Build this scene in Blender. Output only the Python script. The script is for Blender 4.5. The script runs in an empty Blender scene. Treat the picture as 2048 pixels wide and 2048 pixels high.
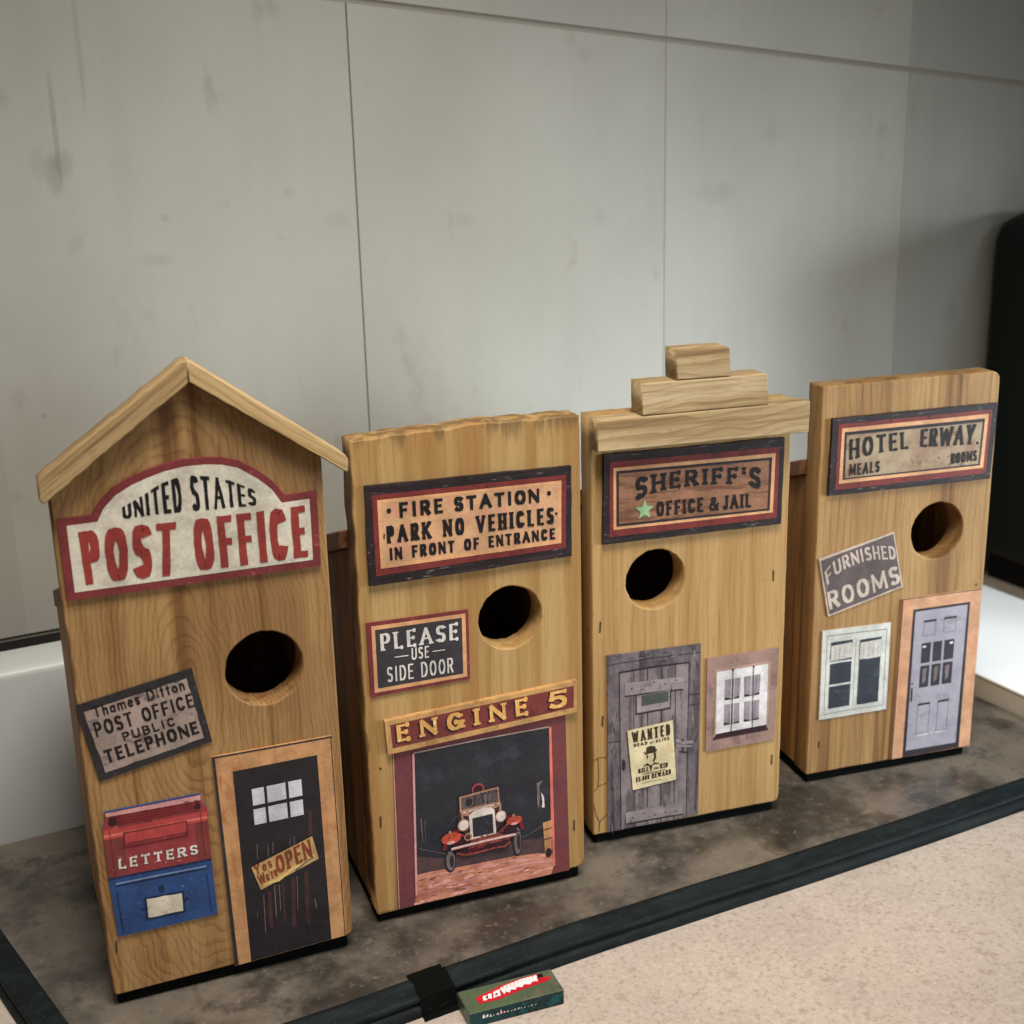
import bpy, bmesh, math, random
from mathutils import Vector, Matrix
random.seed(7)
S = bpy.context.scene
COL = S.collection

# ------------------------------------------------------------------ camera
F = Vector((0, .95810545, -.28641569)); R = Vector((.99967446, -.00730772, -.02444546)); U = Vector((.02551437, .28632245, .95779354))
cam_d = bpy.data.cameras.new('camera'); cam = bpy.data.objects.new('camera', cam_d); COL.objects.link(cam)
cam.matrix_world = Matrix(((R.x, U.x, -F.x, 0), (R.y, U.y, -F.y, 0), (R.z, U.z, -F.z, .47227), (0, 0, 0, 1)))
cam_d.sensor_width = 36; cam_d.lens = 2673.04 / 2048 * 36
cam_d.clip_start = .01; cam_d.clip_end = 50
S.camera = cam
A27 = math.radians(27)
E1 = Vector((math.cos(A27), math.sin(A27), 0)); E2 = Vector((-math.sin(A27), math.cos(A27), 0))
def sd(s, d, z=0): return E1 * s + E2 * d + Vector((0, 0, z))   # along / across the counter

# ------------------------------------------------------------------ light
W = bpy.data.worlds.new('World'); S.world = W; W.use_nodes = True
bg = W.node_tree.nodes['Background']; bg.inputs[0].default_value = (1, .97, .92, 1); bg.inputs[1].default_value = .20
def area(name, loc, target, size, power, col, sy=None, spread=180):
    l = bpy.data.lights.new(name, 'AREA'); l.energy = power; l.color = col; l.size = size
    if sy: l.shape = 'RECTANGLE'; l.size_y = sy
    l.spread = math.radians(spread)
    o = bpy.data.objects.new(name, l); COL.objects.link(o); o.location = loc
    o.rotation_euler = (Vector(target) - Vector(loc)).to_track_quat('-Z', 'Y').to_euler()
    return o
area('ceiling_lamp', (.10, .26, 1.30), (.04, .64, .0), .42, 4.9, (1, .925, .82), spread=76)
area('cool_fill', sd(1.75, -.30, .30), sd(.50, 1.0, .10), .5, 2.2, (.86, .95, 1), spread=38)  # unseen cool fill lamp added to brighten the lower wall
area('table_fill', sd(1.12, .22, .62), sd(.90, .80, 0), .22, .62, (.74, .88, 1), spread=60)  # second unseen lamp, added to brighten the white table
cam_d.dof.use_dof = True; cam_d.dof.focus_distance = .80; cam_d.dof.aperture_fstop = 10
S.view_settings.view_transform = 'Standard'; S.view_settings.look = 'None'
S.view_settings.exposure = 0; S.view_settings.gamma = 1; S.view_settings.use_curve_mapping = False
S.render.engine = 'CYCLES'

# ------------------------------------------------------------------ material helpers
def lin(v):
    v /= 255.
    return v / 12.92 if v <= .04045 else ((v + .055) / 1.055) ** 2.4
def C(r, g, b, k=.98):
    y = .3 * r + .59 * g + .11 * b
    return tuple(min(.85, lin(x + (y - x) * .13) * k) for x in (r, g, b)) + (1,)
class N:
    def __init__(s, name, rough=.55, spec=.3):
        s.m = bpy.data.materials.new(name); s.m.use_nodes = True; s.t = s.m.node_tree
        s.b = s.t.nodes['Principled BSDF']; s.b.inputs['Roughness'].default_value = rough
        s.b.inputs['Specular IOR Level'].default_value = spec
        s.co = s.t.nodes.new('ShaderNodeTexCoord').outputs['Object']
    def put(s, sock, v):
        if hasattr(v, 'links') or hasattr(v, 'is_linked'): s.t.links.new(v, sock)
        else: sock.default_value = v
    def math(s, op, a, b=0., c=0., clamp=False):
        n = s.t.nodes.new('ShaderNodeMath'); n.operation = op; n.use_clamp = clamp
        for i, v in enumerate((a, b, c)): s.put(n.inputs[i], v)
        return n.outputs[0]
    def vec(s, loc=(0, 0, 0), rot=(0, 0, 0), sc=(1, 1, 1), src=None):
        n = s.t.nodes.new('ShaderNodeMapping'); s.t.links.new(src or s.co, n.inputs[0])
        n.inputs[1].default_value = loc; n.inputs[2].default_value = rot; n.inputs[3].default_value = sc
        return n.outputs[0]
    def noise(s, v, scale=1., detail=4., rough=.55, dist=0.):
        n = s.t.nodes.new('ShaderNodeTexNoise'); s.t.links.new(v, n.inputs['Vector'])
        n.inputs['Scale'].default_value = scale; n.inputs['Detail'].default_value = detail
        n.inputs['Roughness'].default_value = rough; n.inputs['Distortion'].default_value = dist
        return n.outputs[0]
    def step(s, v, a, b, lo=0., hi=1.):
        n = s.t.nodes.new('ShaderNodeMapRange'); n.interpolation_type = 'SMOOTHSTEP'
        s.put(n.inputs[0], v); n.inputs[1].default_value = a; n.inputs[2].default_value = b
        n.inputs[3].default_value = lo; n.inputs[4].default_value = hi
        return n.outputs[0]
    def mix(s, f, a, b):
        n = s.t.nodes.new('ShaderNodeMix'); n.data_type = 'RGBA'
        s.put(n.inputs[0], f); s.put(n.inputs[6], a); s.put(n.inputs[7], b)
        return n.outputs[2]
    def sep(s, v):
        n = s.t.nodes.new('ShaderNodeSeparateXYZ'); s.t.links.new(v, n.inputs[0]); return n.outputs
    def bump(s, h, strength=.2, dist=.001):
        n = s.t.nodes.new('ShaderNodeBump'); n.inputs['Strength'].default_value = strength
        n.inputs['Distance'].default_value = dist; s.t.links.new(h, n.inputs['Height'])
        s.t.links.new(n.outputs[0], s.b.inputs['Normal'])
    def color(s, c): s.put(s.b.inputs['Base Color'], c); return s.m

def wood(name, light, mid, dark, seed=0., ring=None, rot=(0, 0, 0), lines=1., stain=None, wav=.0035, freq=190., fuzz=.5, edge=None, warm=None):
    """sawn board, grain along local z (turned by rot); ring = (x0, z0, stretch) draws the loops of a flat-sawn knot"""
    n = N(name, .6, .25)
    v = n.vec(rot=rot) if any(rot) else n.co
    vs = n.vec(loc=(seed, seed * .7, seed * 1.3), src=v)
    fine = n.noise(n.vec(sc=(430, 430, 11), src=vs), detail=4, rough=.6)
    band = n.noise(n.vec(sc=(62, 62, 1.5), src=vs), detail=4, rough=.6)
    blot = n.noise(n.vec(sc=(18, 18, 7), src=vs), detail=4)
    spk = n.noise(n.vec(loc=(3, 3, 3), sc=(700, 700, 160), src=vs), detail=3)
    x, y, z = n.sep(v)
    wob = n.math('SUBTRACT', n.noise(n.vec(sc=(22, 22, 9), src=vs), detail=2), .5)
    wob2 = n.math('SUBTRACT', n.noise(n.vec(sc=(70, 70, 60), src=vs), detail=2), .5)
    if ring:
        dx = n.math('SUBTRACT', x, ring[0]); dz = n.math('MULTIPLY', n.math('SUBTRACT', z, ring[1]), ring[2])
        r = n.math('SQRT', n.math('ADD', n.math('MULTIPLY', dx, dx), n.math('MULTIPLY', dz, dz)))
        r = n.math('ADD', r, n.math('MULTIPLY', wob2, .005))
    else:
        r = n.math('ADD', x, n.math('MULTIPLY', y, .6))
    r = n.math('ADD', r, n.math('MULTIPLY', wob, wav * 6))
    ph = n.math('FRACT', n.math('MULTIPLY', r, freq))
    ln = n.math('MULTIPLY', n.step(ph, .5, .92), n.step(ph, 1., .95))
    ln = n.math('MULTIPLY', ln, n.step(band, .3, .65, .25, 1.))
    c = n.mix(n.step(band, .40, .60), light, mid)
    pore = n.noise(n.vec(loc=(7, 1, 2), sc=(900, 900, 22), src=vs), detail=3, rough=.7)
    c = n.mix(n.math('MULTIPLY', n.step(blot, .42, .72), .5), c, warm or dark)
    c = n.mix(n.math('MULTIPLY', n.step(pore, .54, .70), .5), c, dark)
    c = n.mix(n.math('MULTIPLY', ln, .42 * lines), c, dark)
    c = n.mix(n.math('MULTIPLY', n.step(fine, .5, .78), fuzz), c, dark)
    c = n.mix(n.math('MULTIPLY', n.step(fine, .48, .2), .25), c, light)
    c = n.mix(n.math('MULTIPLY', n.step(band, .55, .64), .75), c, warm or dark)
    c = n.mix(n.math('MULTIPLY', n.step(spk, .56, .74), .35), c, dark)
    if edge:                                    # bark left on the sawn edge
        ee = n.math('ADD', x, n.math('MULTIPLY', n.math('SUBTRACT', n.noise(n.vec(sc=(60, 60, 38), src=vs), detail=4), .5), .007))
        c = n.mix(n.step(ee, edge + .0008, edge - .0012, 0, .8), c, (.075, .03, .012, 1))
    if stain:                                   # dark weathered streaks running down from the sawn top edge
        st = n.noise(n.vec(sc=(120, 120, 14), src=vs), detail=4)
        zz = n.step(z, stain[0], stain[1])
        k = n.math('MULTIPLY', n.step(n.math('ADD', st, n.math('MULTIPLY', zz, .22)), .62, .78), zz)
        c = n.mix(n.math('MULTIPLY', k, stain[2]), c, (.05, .028, .012, 1))
    n.bump(n.math('ADD', fine, n.math('MULTIPLY', ln, -.5)), .35, .0007)
    return n.color(c)

def worn(name, base, fleck=None, amt=.62, sc=(160, 160, 160), base2=None, rough=.5, grain=None):
    n = N(name, rough, .3)
    v = n.vec(sc=sc)
    a = n.noise(n.vec(sc=(55, 55, 55)), detail=6, rough=.65); hi = n.noise(n.vec(sc=(620, 620, 620)), detail=3, rough=.6)
    c = n.mix(n.step(a, .35, .66), base, base2 or tuple(x * .66 for x in base[:3]) + (1,))
    c = n.mix(n.math('MULTIPLY', n.step(hi, .5, .75), .35), c, tuple(x * .5 for x in base[:3]) + (1,))
    c = n.mix(n.math('MULTIPLY', n.step(hi, .5, .28), .22), c, tuple(min(.85, x * 1.4 + .02) for x in base[:3]) + (1,))
    if fleck:
        c = n.mix(n.math('MULTIPLY', n.step(n.noise(v, detail=6, rough=.7), amt - .045, amt + .03), .8), c, fleck)
    if grain:
        g = n.noise(n.vec(sc=grain[0]), detail=3)
        c = n.mix(n.math('MULTIPLY', n.step(g, .5, .72), grain[2]), c, grain[1])
    return n.color(c)

# ------------------------------------------------------------------ mesh helpers
def link(name, me, parent=None, mats=()):
    o = bpy.data.objects.new(name, me); COL.objects.link(o)
    for m in mats: me.materials.append(m)
    if parent: o.parent = parent
    return o
def from_bm(name, bm, mats, parent=None, smooth=False):
    me = bpy.data.meshes.new(name)
    bmesh.ops.recalc_face_normals(bm, faces=bm.faces)
    bm.to_mesh(me); bm.free()
    if smooth:
        for p in me.polygons: p.use_smooth = True
    return link(name, me, parent, mats)
def tag(o, label=None, cat=None, group=None, kind=None):
    if label: o['label'] = label
    if cat: o['category'] = cat
    if group: o['group'] = group
    if kind: o['kind'] = kind
    return o
def empty(name, loc, rz=0):
    o = bpy.data.objects.new(name, None); COL.objects.link(o); o.location = loc; o.rotation_euler = (0, 0, rz)
    o.empty_display_size = .02
    return o
MM = .001
def rounded(pts, rad):
    """polygon in mm with per-corner radii"""
    out = []; n = len(pts)
    for i, p in enumerate(pts):
        r = rad[i] if isinstance(rad, (list, tuple)) else rad
        p = Vector(p); a = Vector(pts[i - 1]); b = Vector(pts[(i + 1) % n])
        if r <= 0: out.append(tuple(p)); continue
        da = (a - p).normalized(); db = (b - p).normalized()
        for k in range(6):
            t = k / 5
            q = (p + da * r) * (1 - t) ** 2 + 2 * t * (1 - t) * p + (p + db * r) * t ** 2
            out.append(tuple(q))
    return out
def rough_edge(pts, amp, step=6, seed=1):
    rr = random.Random(seed); out = []
    n = len(pts)
    for i in range(n):
        a = Vector(pts[i]); b = Vector(pts[(i + 1) % n]); L = (b - a).length
        k = max(1, int(L / step)); nrm = Vector((-(b - a).y, (b - a).x)).normalized() if L else Vector((0, 0))
        for j in range(k):
            q = a.lerp(b, j / k)
            if j: q = q + nrm * rr.uniform(-amp, amp)
            out.append(tuple(q))
    return out
def plate(name, outline, holes, y0, th, mat, parent, bevel=.0009):
    """board standing in the x-z plane, front at y0, going back by th; outline and holes in mm"""
    cu = bpy.data.curves.new(name, 'CURVE'); cu.dimensions = '2D'; cu.fill_mode = 'BOTH'
    cu.extrude = th / 2 - bevel; cu.bevel_depth = bevel; cu.bevel_resolution = 1; cu.offset = -bevel
    for poly in [outline] + holes:
        sp = cu.splines.new('POLY'); sp.points.add(len(poly) - 1); sp.use_cyclic_u = True
        for i, (u, v) in enumerate(poly): sp.points[i].co = (u * MM, v * MM, 0, 1)
    tmp = bpy.data.objects.new('tmp', cu); COL.objects.link(tmp)
    dg = bpy.context.evaluated_depsgraph_get(); dg.update()
    me = bpy.data.meshes.new_from_object(tmp.evaluated_get(dg)); bpy.data.objects.remove(tmp); bpy.data.curves.remove(cu)
    me.name = name
    for vtx in me.vertices:
        x, y, z = vtx.co; vtx.co = (x, y0 + th / 2 - z, y)
    me.materials.clear()
    return link(name, me, parent, (mat,))
def circle(cx, cz, r, n=48, jit=0):
    return [(cx + (r + random.uniform(-jit, jit)) * math.cos(2 * math.pi * i / n), cz + (r + random.uniform(-jit, jit)) * math.sin(2 * math.pi * i / n)) for i in range(n)]
def box_bm(bm, x0, x1, y0, y1, z0, z1, bevel=0, mi=0, seg=1):
    vs = [bm.verts.new((x, y, z)) for x in (x0, x1) for y in (y0, y1) for z in (z0, z1)]
    idx = ((0, 1, 3, 2), (4, 6, 7, 5), (0, 4, 5, 1), (2, 3, 7, 6), (0, 2, 6, 4), (1, 5, 7, 3))
    fs = [bm.faces.new([vs[i] for i in f]) for f in idx]
    for f in fs: f.material_index = mi
    if bevel:
        es = list({e for f in fs for e in f.edges})
        bmesh.ops.bevel(bm, geom=es, offset=bevel, segments=seg, affect='EDGES', profile=.5)
def prism_x(bm, prof, x0, x1, bevel=0):
    """profile in (y, z), pushed along x"""
    a = [bm.verts.new((x0, y, z)) for y, z in prof]; b = [bm.verts.new((x1, y, z)) for y, z in prof]
    fs = [bm.faces.new(a[::-1]), bm.faces.new(b)]
    n = len(prof)
    for i in range(n): fs.append(bm.faces.new((a[i], a[(i + 1) % n], b[(i + 1) % n], b[i])))
    if bevel: bmesh.ops.bevel(bm, geom=list({e for f in fs for e in f.edges}), offset=bevel, segments=1, affect='EDGES')

# ------------------------------------------------------------------ hand-painted lettering: stroke glyphs in a unit-high box
def arc(cx, cy, rx, ry, a0, a1, n=12):
    return [(cx + rx * math.cos(math.radians(a0 + (a1 - a0) * i / n)), cy + ry * math.sin(math.radians(a0 + (a1 - a0) * i / n))) for i in range(n + 1)]
SS = arc(.5, .75, .5, .25, 35, 270, 9) + arc(.5, .25, .5, .25, 90, -145, 9)[1:]
GL = {
 'A': (.85, [[(0, 0), (.5, 1)], [(.5, 1), (1, 0)], [(.2, .34), (.8, .34)]]),
 'B': (.7, [[(0, 0), (0, 1)], [(0, 1), (.5, 1)] + arc(.5, .76, .4, .24, 90, -90, 8) + [(0, .52)], [(0, .52), (.5, .52)] + arc(.5, .26, .5, .26, 90, -90, 8) + [(0, 0)]]),
 'C': (.75, [arc(.5, .5, .5, .5, 42, 318, 16)]),
 'D': (.75, [[(0, 0), (0, 1)], [(0, 1), (.35, 1)] + arc(.35, .5, .65, .5, 90, -90, 12) + [(0, 0)]]),
 'E': (.62, [[(0, 0), (0, 1)], [(0, 1), (1, 1)], [(0, .52), (.8, .52)], [(0, 0), (1, 0)]]),
 'F': (.62, [[(0, 0), (0, 1)], [(0, 1), (1, 1)], [(0, .5), (.8, .5)]]),
 'G': (.8, [arc(.5, .5, .5, .5, 45, 350, 16) , [(.55, .45), (1, .45)], [(1, .45), (1, .05)]]),
 'H': (.75, [[(0, 0), (0, 1)], [(1, 0), (1, 1)], [(0, .5), (1, .5)]]),
 'I': (.3, [[(.5, 0), (.5, 1)]]),
 'J': (.55, [[(1, 1), (1, .28)] + arc(.5, .28, .5, .28, 0, -160, 9)]),
 'K': (.75, [[(0, 0), (0, 1)], [(1, 1), (0, .4)], [(.3, .58), (1, 0)]]),
 'L': (.6, [[(0, 1), (0, 0)], [(0, 0), (1, 0)]]),
 'M': (1., [[(0, 0), (.05, 1)], [(.05, 1), (.5, .15)], [(.5, .15), (.95, 1)], [(.95, 1), (1, 0)]]),
 'N': (.78, [[(0, 0), (0, 1)], [(0, 1), (1, 0)], [(1, 0), (1, 1)]]),
 'O': (.8, [arc(.5, .5, .5, .5, 90, 450, 22)]),
 'P': (.65, [[(0, 0), (0, 1)], [(0, 1), (.5, 1)] + arc(.5, .73, .5, .27, 90, -90, 9) + [(0, .46)]]),
 'R': (.72, [[(0, 0), (0, 1)], [(0, 1), (.5, 1)] + arc(.5, .75, .45, .25, 90, -90, 9) + [(0, .5)], [(.45, .5), (1, 0)]]),
 'S': (.65, [SS]),
 'T': (.72, [[(.5, 0), (.5, 1)], [(0, 1), (1, 1)]]),
 'U': (.75, [[(0, 1), (0, .32)] + arc(.5, .32, .5, .32, 180, 360, 12) + [(1, 1)]]),
 'V': (.8, [[(0, 1), (.5, 0)], [(.5, 0), (1, 1)]]),
 'W': (1.15, [[(0, 1), (.25, 0)], [(.25, 0), (.5, .9)], [(.5, .9), (.75, 0)], [(.75, 0), (1, 1)]]),
 'Y': (.8, [[(0, 1), (.5, .45)], [(1, 1), (.5, .45)], [(.5, .45), (.5, 0)]]),
 'a': (.55, [arc(.5, .32, .5, .32, 90, 450, 14), [(1, .64), (1, 0)]]),
 'e': (.55, [[(0, .34), (1, .34)] + arc(.5, .32, .5, .32, 5, 315, 12)]),
 'h': (.52, [[(0, 0), (0, 1)], [(0, .3)] + arc(.5, .34, .5, .3, 170, 0, 8) + [(1, 0)]]),
 'i': (.16, [[(.5, 0), (.5, .64)], [(.5, .8), (.5, .92)]]),
 'm': (.85, [[(0, 0), (0, .64)], [(0, .3)] + arc(.25, .4, .25, .24, 170, 0, 6) + [(.5, 0)], [(.5, .3)] + arc(.75, .4, .25, .24, 170, 0, 6) + [(1, 0)]]),
 'n': (.52, [[(0, 0), (0, .64)], [(0, .3)] + arc(.5, .34, .5, .3, 170, 0, 8) + [(1, 0)]]),
 'o': (.56, [arc(.5, .32, .5, .32, 90, 450, 14)]),
 'r': (.4, [[(0, 0), (0, .64)], [(0, .4)] + arc(.6, .4, .5, .24, 160, 60, 6)]),
 's': (.45, [[(x, y * .64) for x, y in SS]]),
 't': (.4, [[(.5, .9), (.5, 0)], [(0, .64), (1, .64)]]),
 '5': (.7, [[(.95, 1), (.12, 1)], [(.12, 1), (.05, .54)], arc(.45, .32, .5, .32, 130, -140, 12)]),
 '0': (.65, [arc(.5, .5, .5, .5, 90, 450, 18)]),
 '&': (.85, [[(1, 0), (.25, .72)] + arc(.42, .83, .2, .17, 200, -30, 8) + [(.1, .42)] + arc(.4, .24, .38, .24, 150, 340, 8) + [(.95, .5)]]),
 '$': (.65, [SS, [(.5, -.1), (.5, 1.1)]]),
 "'": (.16, [[(.5, 1), (.4, .72)]]),
 '.': (.2, [[(.5, .0), (.5, .12)]]),
 ',': (.2, [[(.5, .1), (.3, -.15)]]),
}
def ribbon(pts, wf):
    """left and right outlines of a brush stroke"""
    P = [Vector(p) for p in pts]; n = len(P); closed = (P[0] - P[-1]).length < 1e-4
    Lf, Rt = [], []
    for i in range(n):
        if closed: a = P[i - 1] if i else P[-2]; b = P[i + 1] if i < n - 1 else P[1]
        else: a = P[max(0, i - 1)]; b = P[min(n - 1, i + 1)]
        d = (b - a).normalized(); nr = Vector((-d.y, d.x)); w = wf(d) / 2
        Lf.append(P[i] + nr * w); Rt.append(P[i] - nr * w)
    return Lf, Rt

class Sheet:
    """flat printed or painted layers on the front of a board; level n lies n * 0.15 mm proud of the base plane"""
    def __init__(s, base=0.): s.bm = bmesh.new(); s.mats = []; s.base = base
    def mi(s, m):
        if m not in s.mats: s.mats.append(m)
        return s.mats.index(m)
    def y(s, lv): return -(s.base + lv * .15) * MM
    def poly(s, pts, m, lv=1):
        vs = [s.bm.verts.new((u * MM, s.y(lv), v * MM)) for u, v in pts]
        f = s.bm.faces.new(vs); f.material_index = s.mi(m); return f
    def rect(s, u0, v0, u1, v1, m, lv=1): s.poly([(u0, v0), (u1, v0), (u1, v1), (u0, v1)], m, lv)
    def ell(s, cx, cz, rx, rz, m, lv=1, n=24, j=0):
        s.poly([(cx + rx * (1 + random.uniform(-j, j)) * math.cos(2 * math.pi * i / n), cz + rz * (1 + random.uniform(-j, j)) * math.sin(2 * math.pi * i / n)) for i in range(n)], m, lv)
    def line(s, pts, w, m, lv=1):
        Lf, Rt = ribbon(pts, lambda d: w)
        for i in range(len(pts) - 1): s.poly([Lf[i], Rt[i], Rt[i + 1], Lf[i + 1]], m, lv)
    def frame(s, o, i, m, lv=1):
        """four strips between an outer and an inner quad"""
        for k in range(4): s.poly([o[k], o[(k + 1) % 4], i[(k + 1) % 4], i[k]], m, lv)
    def slab(s, pts, m, th):
        """solid plate from the board face out to th mm"""
        n = len(pts); mi = s.mi(m)
        a = [s.bm.verts.new((u * MM, -.00004, v * MM)) for u, v in pts]; b = [s.bm.verts.new((u * MM, -th * MM, v * MM)) for u, v in pts]
        fs = [s.bm.faces.new(b), s.bm.faces.new(a[::-1])]
        for i in range(n): fs.append(s.bm.faces.new((a[i], a[(i + 1) % n], b[(i + 1) % n], b[i])))
        for f in fs: f.material_index = mi
    def scatter(s, u0, v0, u1, v1, n, mats, size, ang=None, lv=3., asp=.35):
        for i in range(n):
            u, v = random.uniform(u0, u1), random.uniform(v0, v1); a = random.uniform(0, 6.3) if ang is None else ang + random.uniform(-.12, .12)
            L = random.uniform(*size); w = L * asp * random.uniform(.5, 1.3); d = Vector((math.cos(a), math.sin(a))); e = Vector((-d.y, d.x)); p = Vector((u, v))
            s.poly([p - d * L, p + e * w * .6 - d * L * .2, p + d * L, p - e * w + d * L * random.uniform(-.3, .3)], random.choice(mats), lv + .02 * i)
    def text(s, txt, base, top, m, lv=1, sw=1., hw=None, serif=0., gap=.22, jit=0., space=.45, wmul=None):
        """letters between a base line and a top line (lists of (u, v) in mm, left to right)"""
        hw = hw or sw
        def at(poly, t):
            x = poly[0][0] + t * (poly[-1][0] - poly[0][0])
            for (xa, ya), (xb, yb) in zip(poly, poly[1:]):
                if x <= xb + 1e-6:
                    return Vector((x, ya + (yb - ya) * (x - xa) / max(1e-6, xb - xa)))
            return Vector(poly[-1])
        L = (Vector(base[-1]) - Vector(base[0])).length
        H = sum((at(top, t) - at(base, t)).length for t in (.1, .3, .5, .7, .9)) / 5
        wd = [space if c == ' ' else GL[c][0] for c in txt]
        gaps = gap * (len(txt) - 1); xs = L / H / (sum(wd) + gaps)
        vw, hh = sw / H, hw / H
        x = 0; k = 0
        for c, w in zip(txt, wd):
            W_ = w * xs
            if c != ' ':
                vv = min(vw * (.78 if c in 'NMWKAV&' else 1), W_ * (1.1 if c == 'I' else .62))
                def put(p): return Vector((x + vv / 2 + p[0] * max(.01, W_ - vv), hh / 2 + p[1] * (1 - hh)))
                strokes = [[put(p) for p in st] for st in GL[c][1]]
                ends = [st[i] for st in strokes for i in (0, -1)]
                def flush(st, wf, lv_):
                    Lf, Rt = ribbon(st, wf)
                    def out(q):
                        t = q.x / (L / H); b_, t_ = at(base, min(1, max(0, t))), at(top, min(1, max(0, t)))
                        r = b_ + (t_ - b_) * q.y
                        return (r.x + random.uniform(-jit, jit), r.y + random.uniform(-jit, jit))
                    A, B = [out(q) for q in Lf], [out(q) for q in Rt]
                    for i in range(len(st) - 1): s.poly([A[i], B[i], B[i + 1], A[i + 1]], m, lv_ + .012 * i)
                for st in strokes:
                    closed = (st[0] - st[-1]).length < 1e-4
                    st2 = [q.copy() for q in st]
                    if not closed:              # square the stroke ends off to the letter's outline
                        for i, j in ((0, 1), (-1, -2)):
                            d = (st2[i] - st2[j]); d = d.normalized() if d.length else d
                            st2[i] = st2[i] + d * (hh / 2 if abs(d.y) > abs(d.x) else vv / 2)
                    if len(st2) == 2: st2 = [st2[0].lerp(st2[1], q / 4) for q in range(5)]
                    flush(st2, lambda d: vv * abs(d.y) + hh * abs(d.x), lv + .25 * (k % 4)); k += 1
                    if serif and not closed:
                        for i, j in ((0, 1), (-1, -2)):
                            e = st[i]
                            if sum((e - q).length < .02 for q in ends) > 1: continue
                            d = (st[i] - st[j]).normalized()
                            if abs(d.y) > .6:
                                q0 = e + Vector((-serif / H - vv * .5, 0)); q1 = e + Vector((serif / H + vv * .5, 0))
                                flush([q0, q0.lerp(q1, .5), q1], lambda d: hh, lv + .25 * (k % 4) + .1)
                            else:
                                q0 = e + Vector((0, -serif / H * 1.2 - hh * .3)); q1 = e + Vector((0, serif / H * 1.2 + hh * .3))
                                flush([q0, q0.lerp(q1, .5), q1], lambda d: vv * .8, lv + .25 * (k % 4) + .1)
                            k += 1
            x += W_ + gap * xs
    def build(s, name, parent):
        bm = s.bm; me = bpy.data.meshes.new(name)
        for f in bm.faces:
            f.normal_update()
        bm.to_mesh(me); bm.free()
        return link(name, me, parent, s.mats)

# ------------------------------------------------------------------ materials
WL = {}
WL['PO'] = wood('cedar_flat_sawn', (0.359, 0.216, 0.089, 1), (0.295, 0.165, 0.061, 1), (0.119, 0.051, 0.017, 1), 1.3, ring=(.060, .172, .30), lines=1.25, freq=360, stain=(.235, .36, .22), edge=.0008)
WL['FS'] = wood('cedar_pale', (0.411, 0.269, 0.112, 1), (0.321, 0.193, 0.068, 1), (0.188, 0.097, 0.030, 1), 5.1, lines=.4, freq=110, stain=(.284, .304, .6), fuzz=.42, edge=.0012, warm=(.30, .155, .052, 1))
WL['SH'] = wood('cedar_golden', (0.411, 0.261, 0.109, 1), (0.334, 0.197, 0.071, 1), (0.197, 0.101, 0.032, 1), 9.7, lines=.5, freq=130, fuzz=.42, edge=-.0012, warm=(.31, .165, .056, 1))
WL['HO'] = wood('cedar_tan', (0.354, 0.216, 0.088, 1), (0.283, 0.159, 0.059, 1), (0.132, 0.061, 0.020, 1), 14.2, lines=.85, freq=170, stain=(.262, .31, .45), fuzz=.6)
side_wood = wood('cedar_side', (0.384, 0.200, 0.067, 1), (0.272, 0.128, 0.042, 1), (0.096, 0.040, 0.013, 1), 21.4, lines=.9, freq=120)
roof_l = wood('roof_wood_weathered', (.37, .255, .125, 1), (.28, .18, .08, 1), (.10, .055, .022, 1), 3.3, rot=(0, math.radians(-55), 0), lines=1.1, freq=200, fuzz=.8)
roof_r = wood('roof_wood_pale', (0.504, 0.369, 0.194, 1), (0.414, 0.288, 0.135, 1), (0.225, 0.126, 0.050, 1), 8.3, rot=(0, math.radians(53), 0), lines=1.1, freq=230)
trim_w = wood('parapet_wood', (0.486, 0.375, 0.221, 1), (0.396, 0.292, 0.151, 1), (0.180, 0.107, 0.045, 1), 31., rot=(0, math.radians(90), 0), lines=1.3, freq=190, wav=.007)
dark_roof = wood('dark_roof_wood', (0.195, 0.090, 0.045, 1), (0.135, 0.060, 0.030, 1), (0.045, 0.018, 0.009, 1), 40., rot=(math.radians(90), 0, 0))
M_red = worn('oxblood_paint', C(124, 46, 50), C(150, 84, 80), .66)
M_cream = worn('cream_paint', C(206, 199, 182), C(150, 138, 118), .68, (60, 90, 140))
M_postred = worn('brick_red_paint', C(150, 50, 46), C(196, 160, 146), .72, (230, 230, 230))
M_ink = worn('black_ink', C(24, 20, 24), C(110, 100, 96), .74, (260, 260, 260))
M_navy = worn('navy_worn_frame', C(38, 28, 32), C(124, 110, 112), .63, (60, 300, 330), base2=C(26, 20, 24), grain=((30, 30, 420), C(70, 50, 54), .5))
M_deepred = worn('deep_red_band', C(124, 44, 42), C(76, 24, 26), .6)
M_orange = worn('orange_line', C(218, 158, 108))
M_tanfield = worn('tan_print', C(206, 156, 112), C(196, 130, 108), .58, (90, 90, 90))
M_brownfield = worn('brown_print', C(150, 104, 76), C(98, 60, 42), .55, (30, 200, 260), grain=((30, 30, 260), C(90, 56, 40), .5))
M_signgrey = worn('grey_lilac_print', C(160, 140, 130), C(96, 80, 84), .6, (70, 70, 120))
M_darkframe = worn('charcoal_frame', C(44, 42, 46), C(80, 76, 76), .66)
M_slate = worn('slate_print', C(58, 54, 60), C(84, 78, 84), .66, (60, 60, 60))
M_white = worn('white_print', C(214, 210, 206))
M_offwhite = worn('chipped_white_paint', C(196, 198, 190), C(140, 130, 110), .68, (130, 130, 130))
M_mailred = worn('mailbox_red', C(152, 52, 58), C(190, 96, 96), .66, (120, 120, 120))
M_mailred2 = worn('mailbox_bright_red', C(196, 66, 66), C(170, 52, 56), .6, (30, 30, 160))
M_maildark = worn('mailbox_dark_red', C(122, 28, 36))
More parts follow.
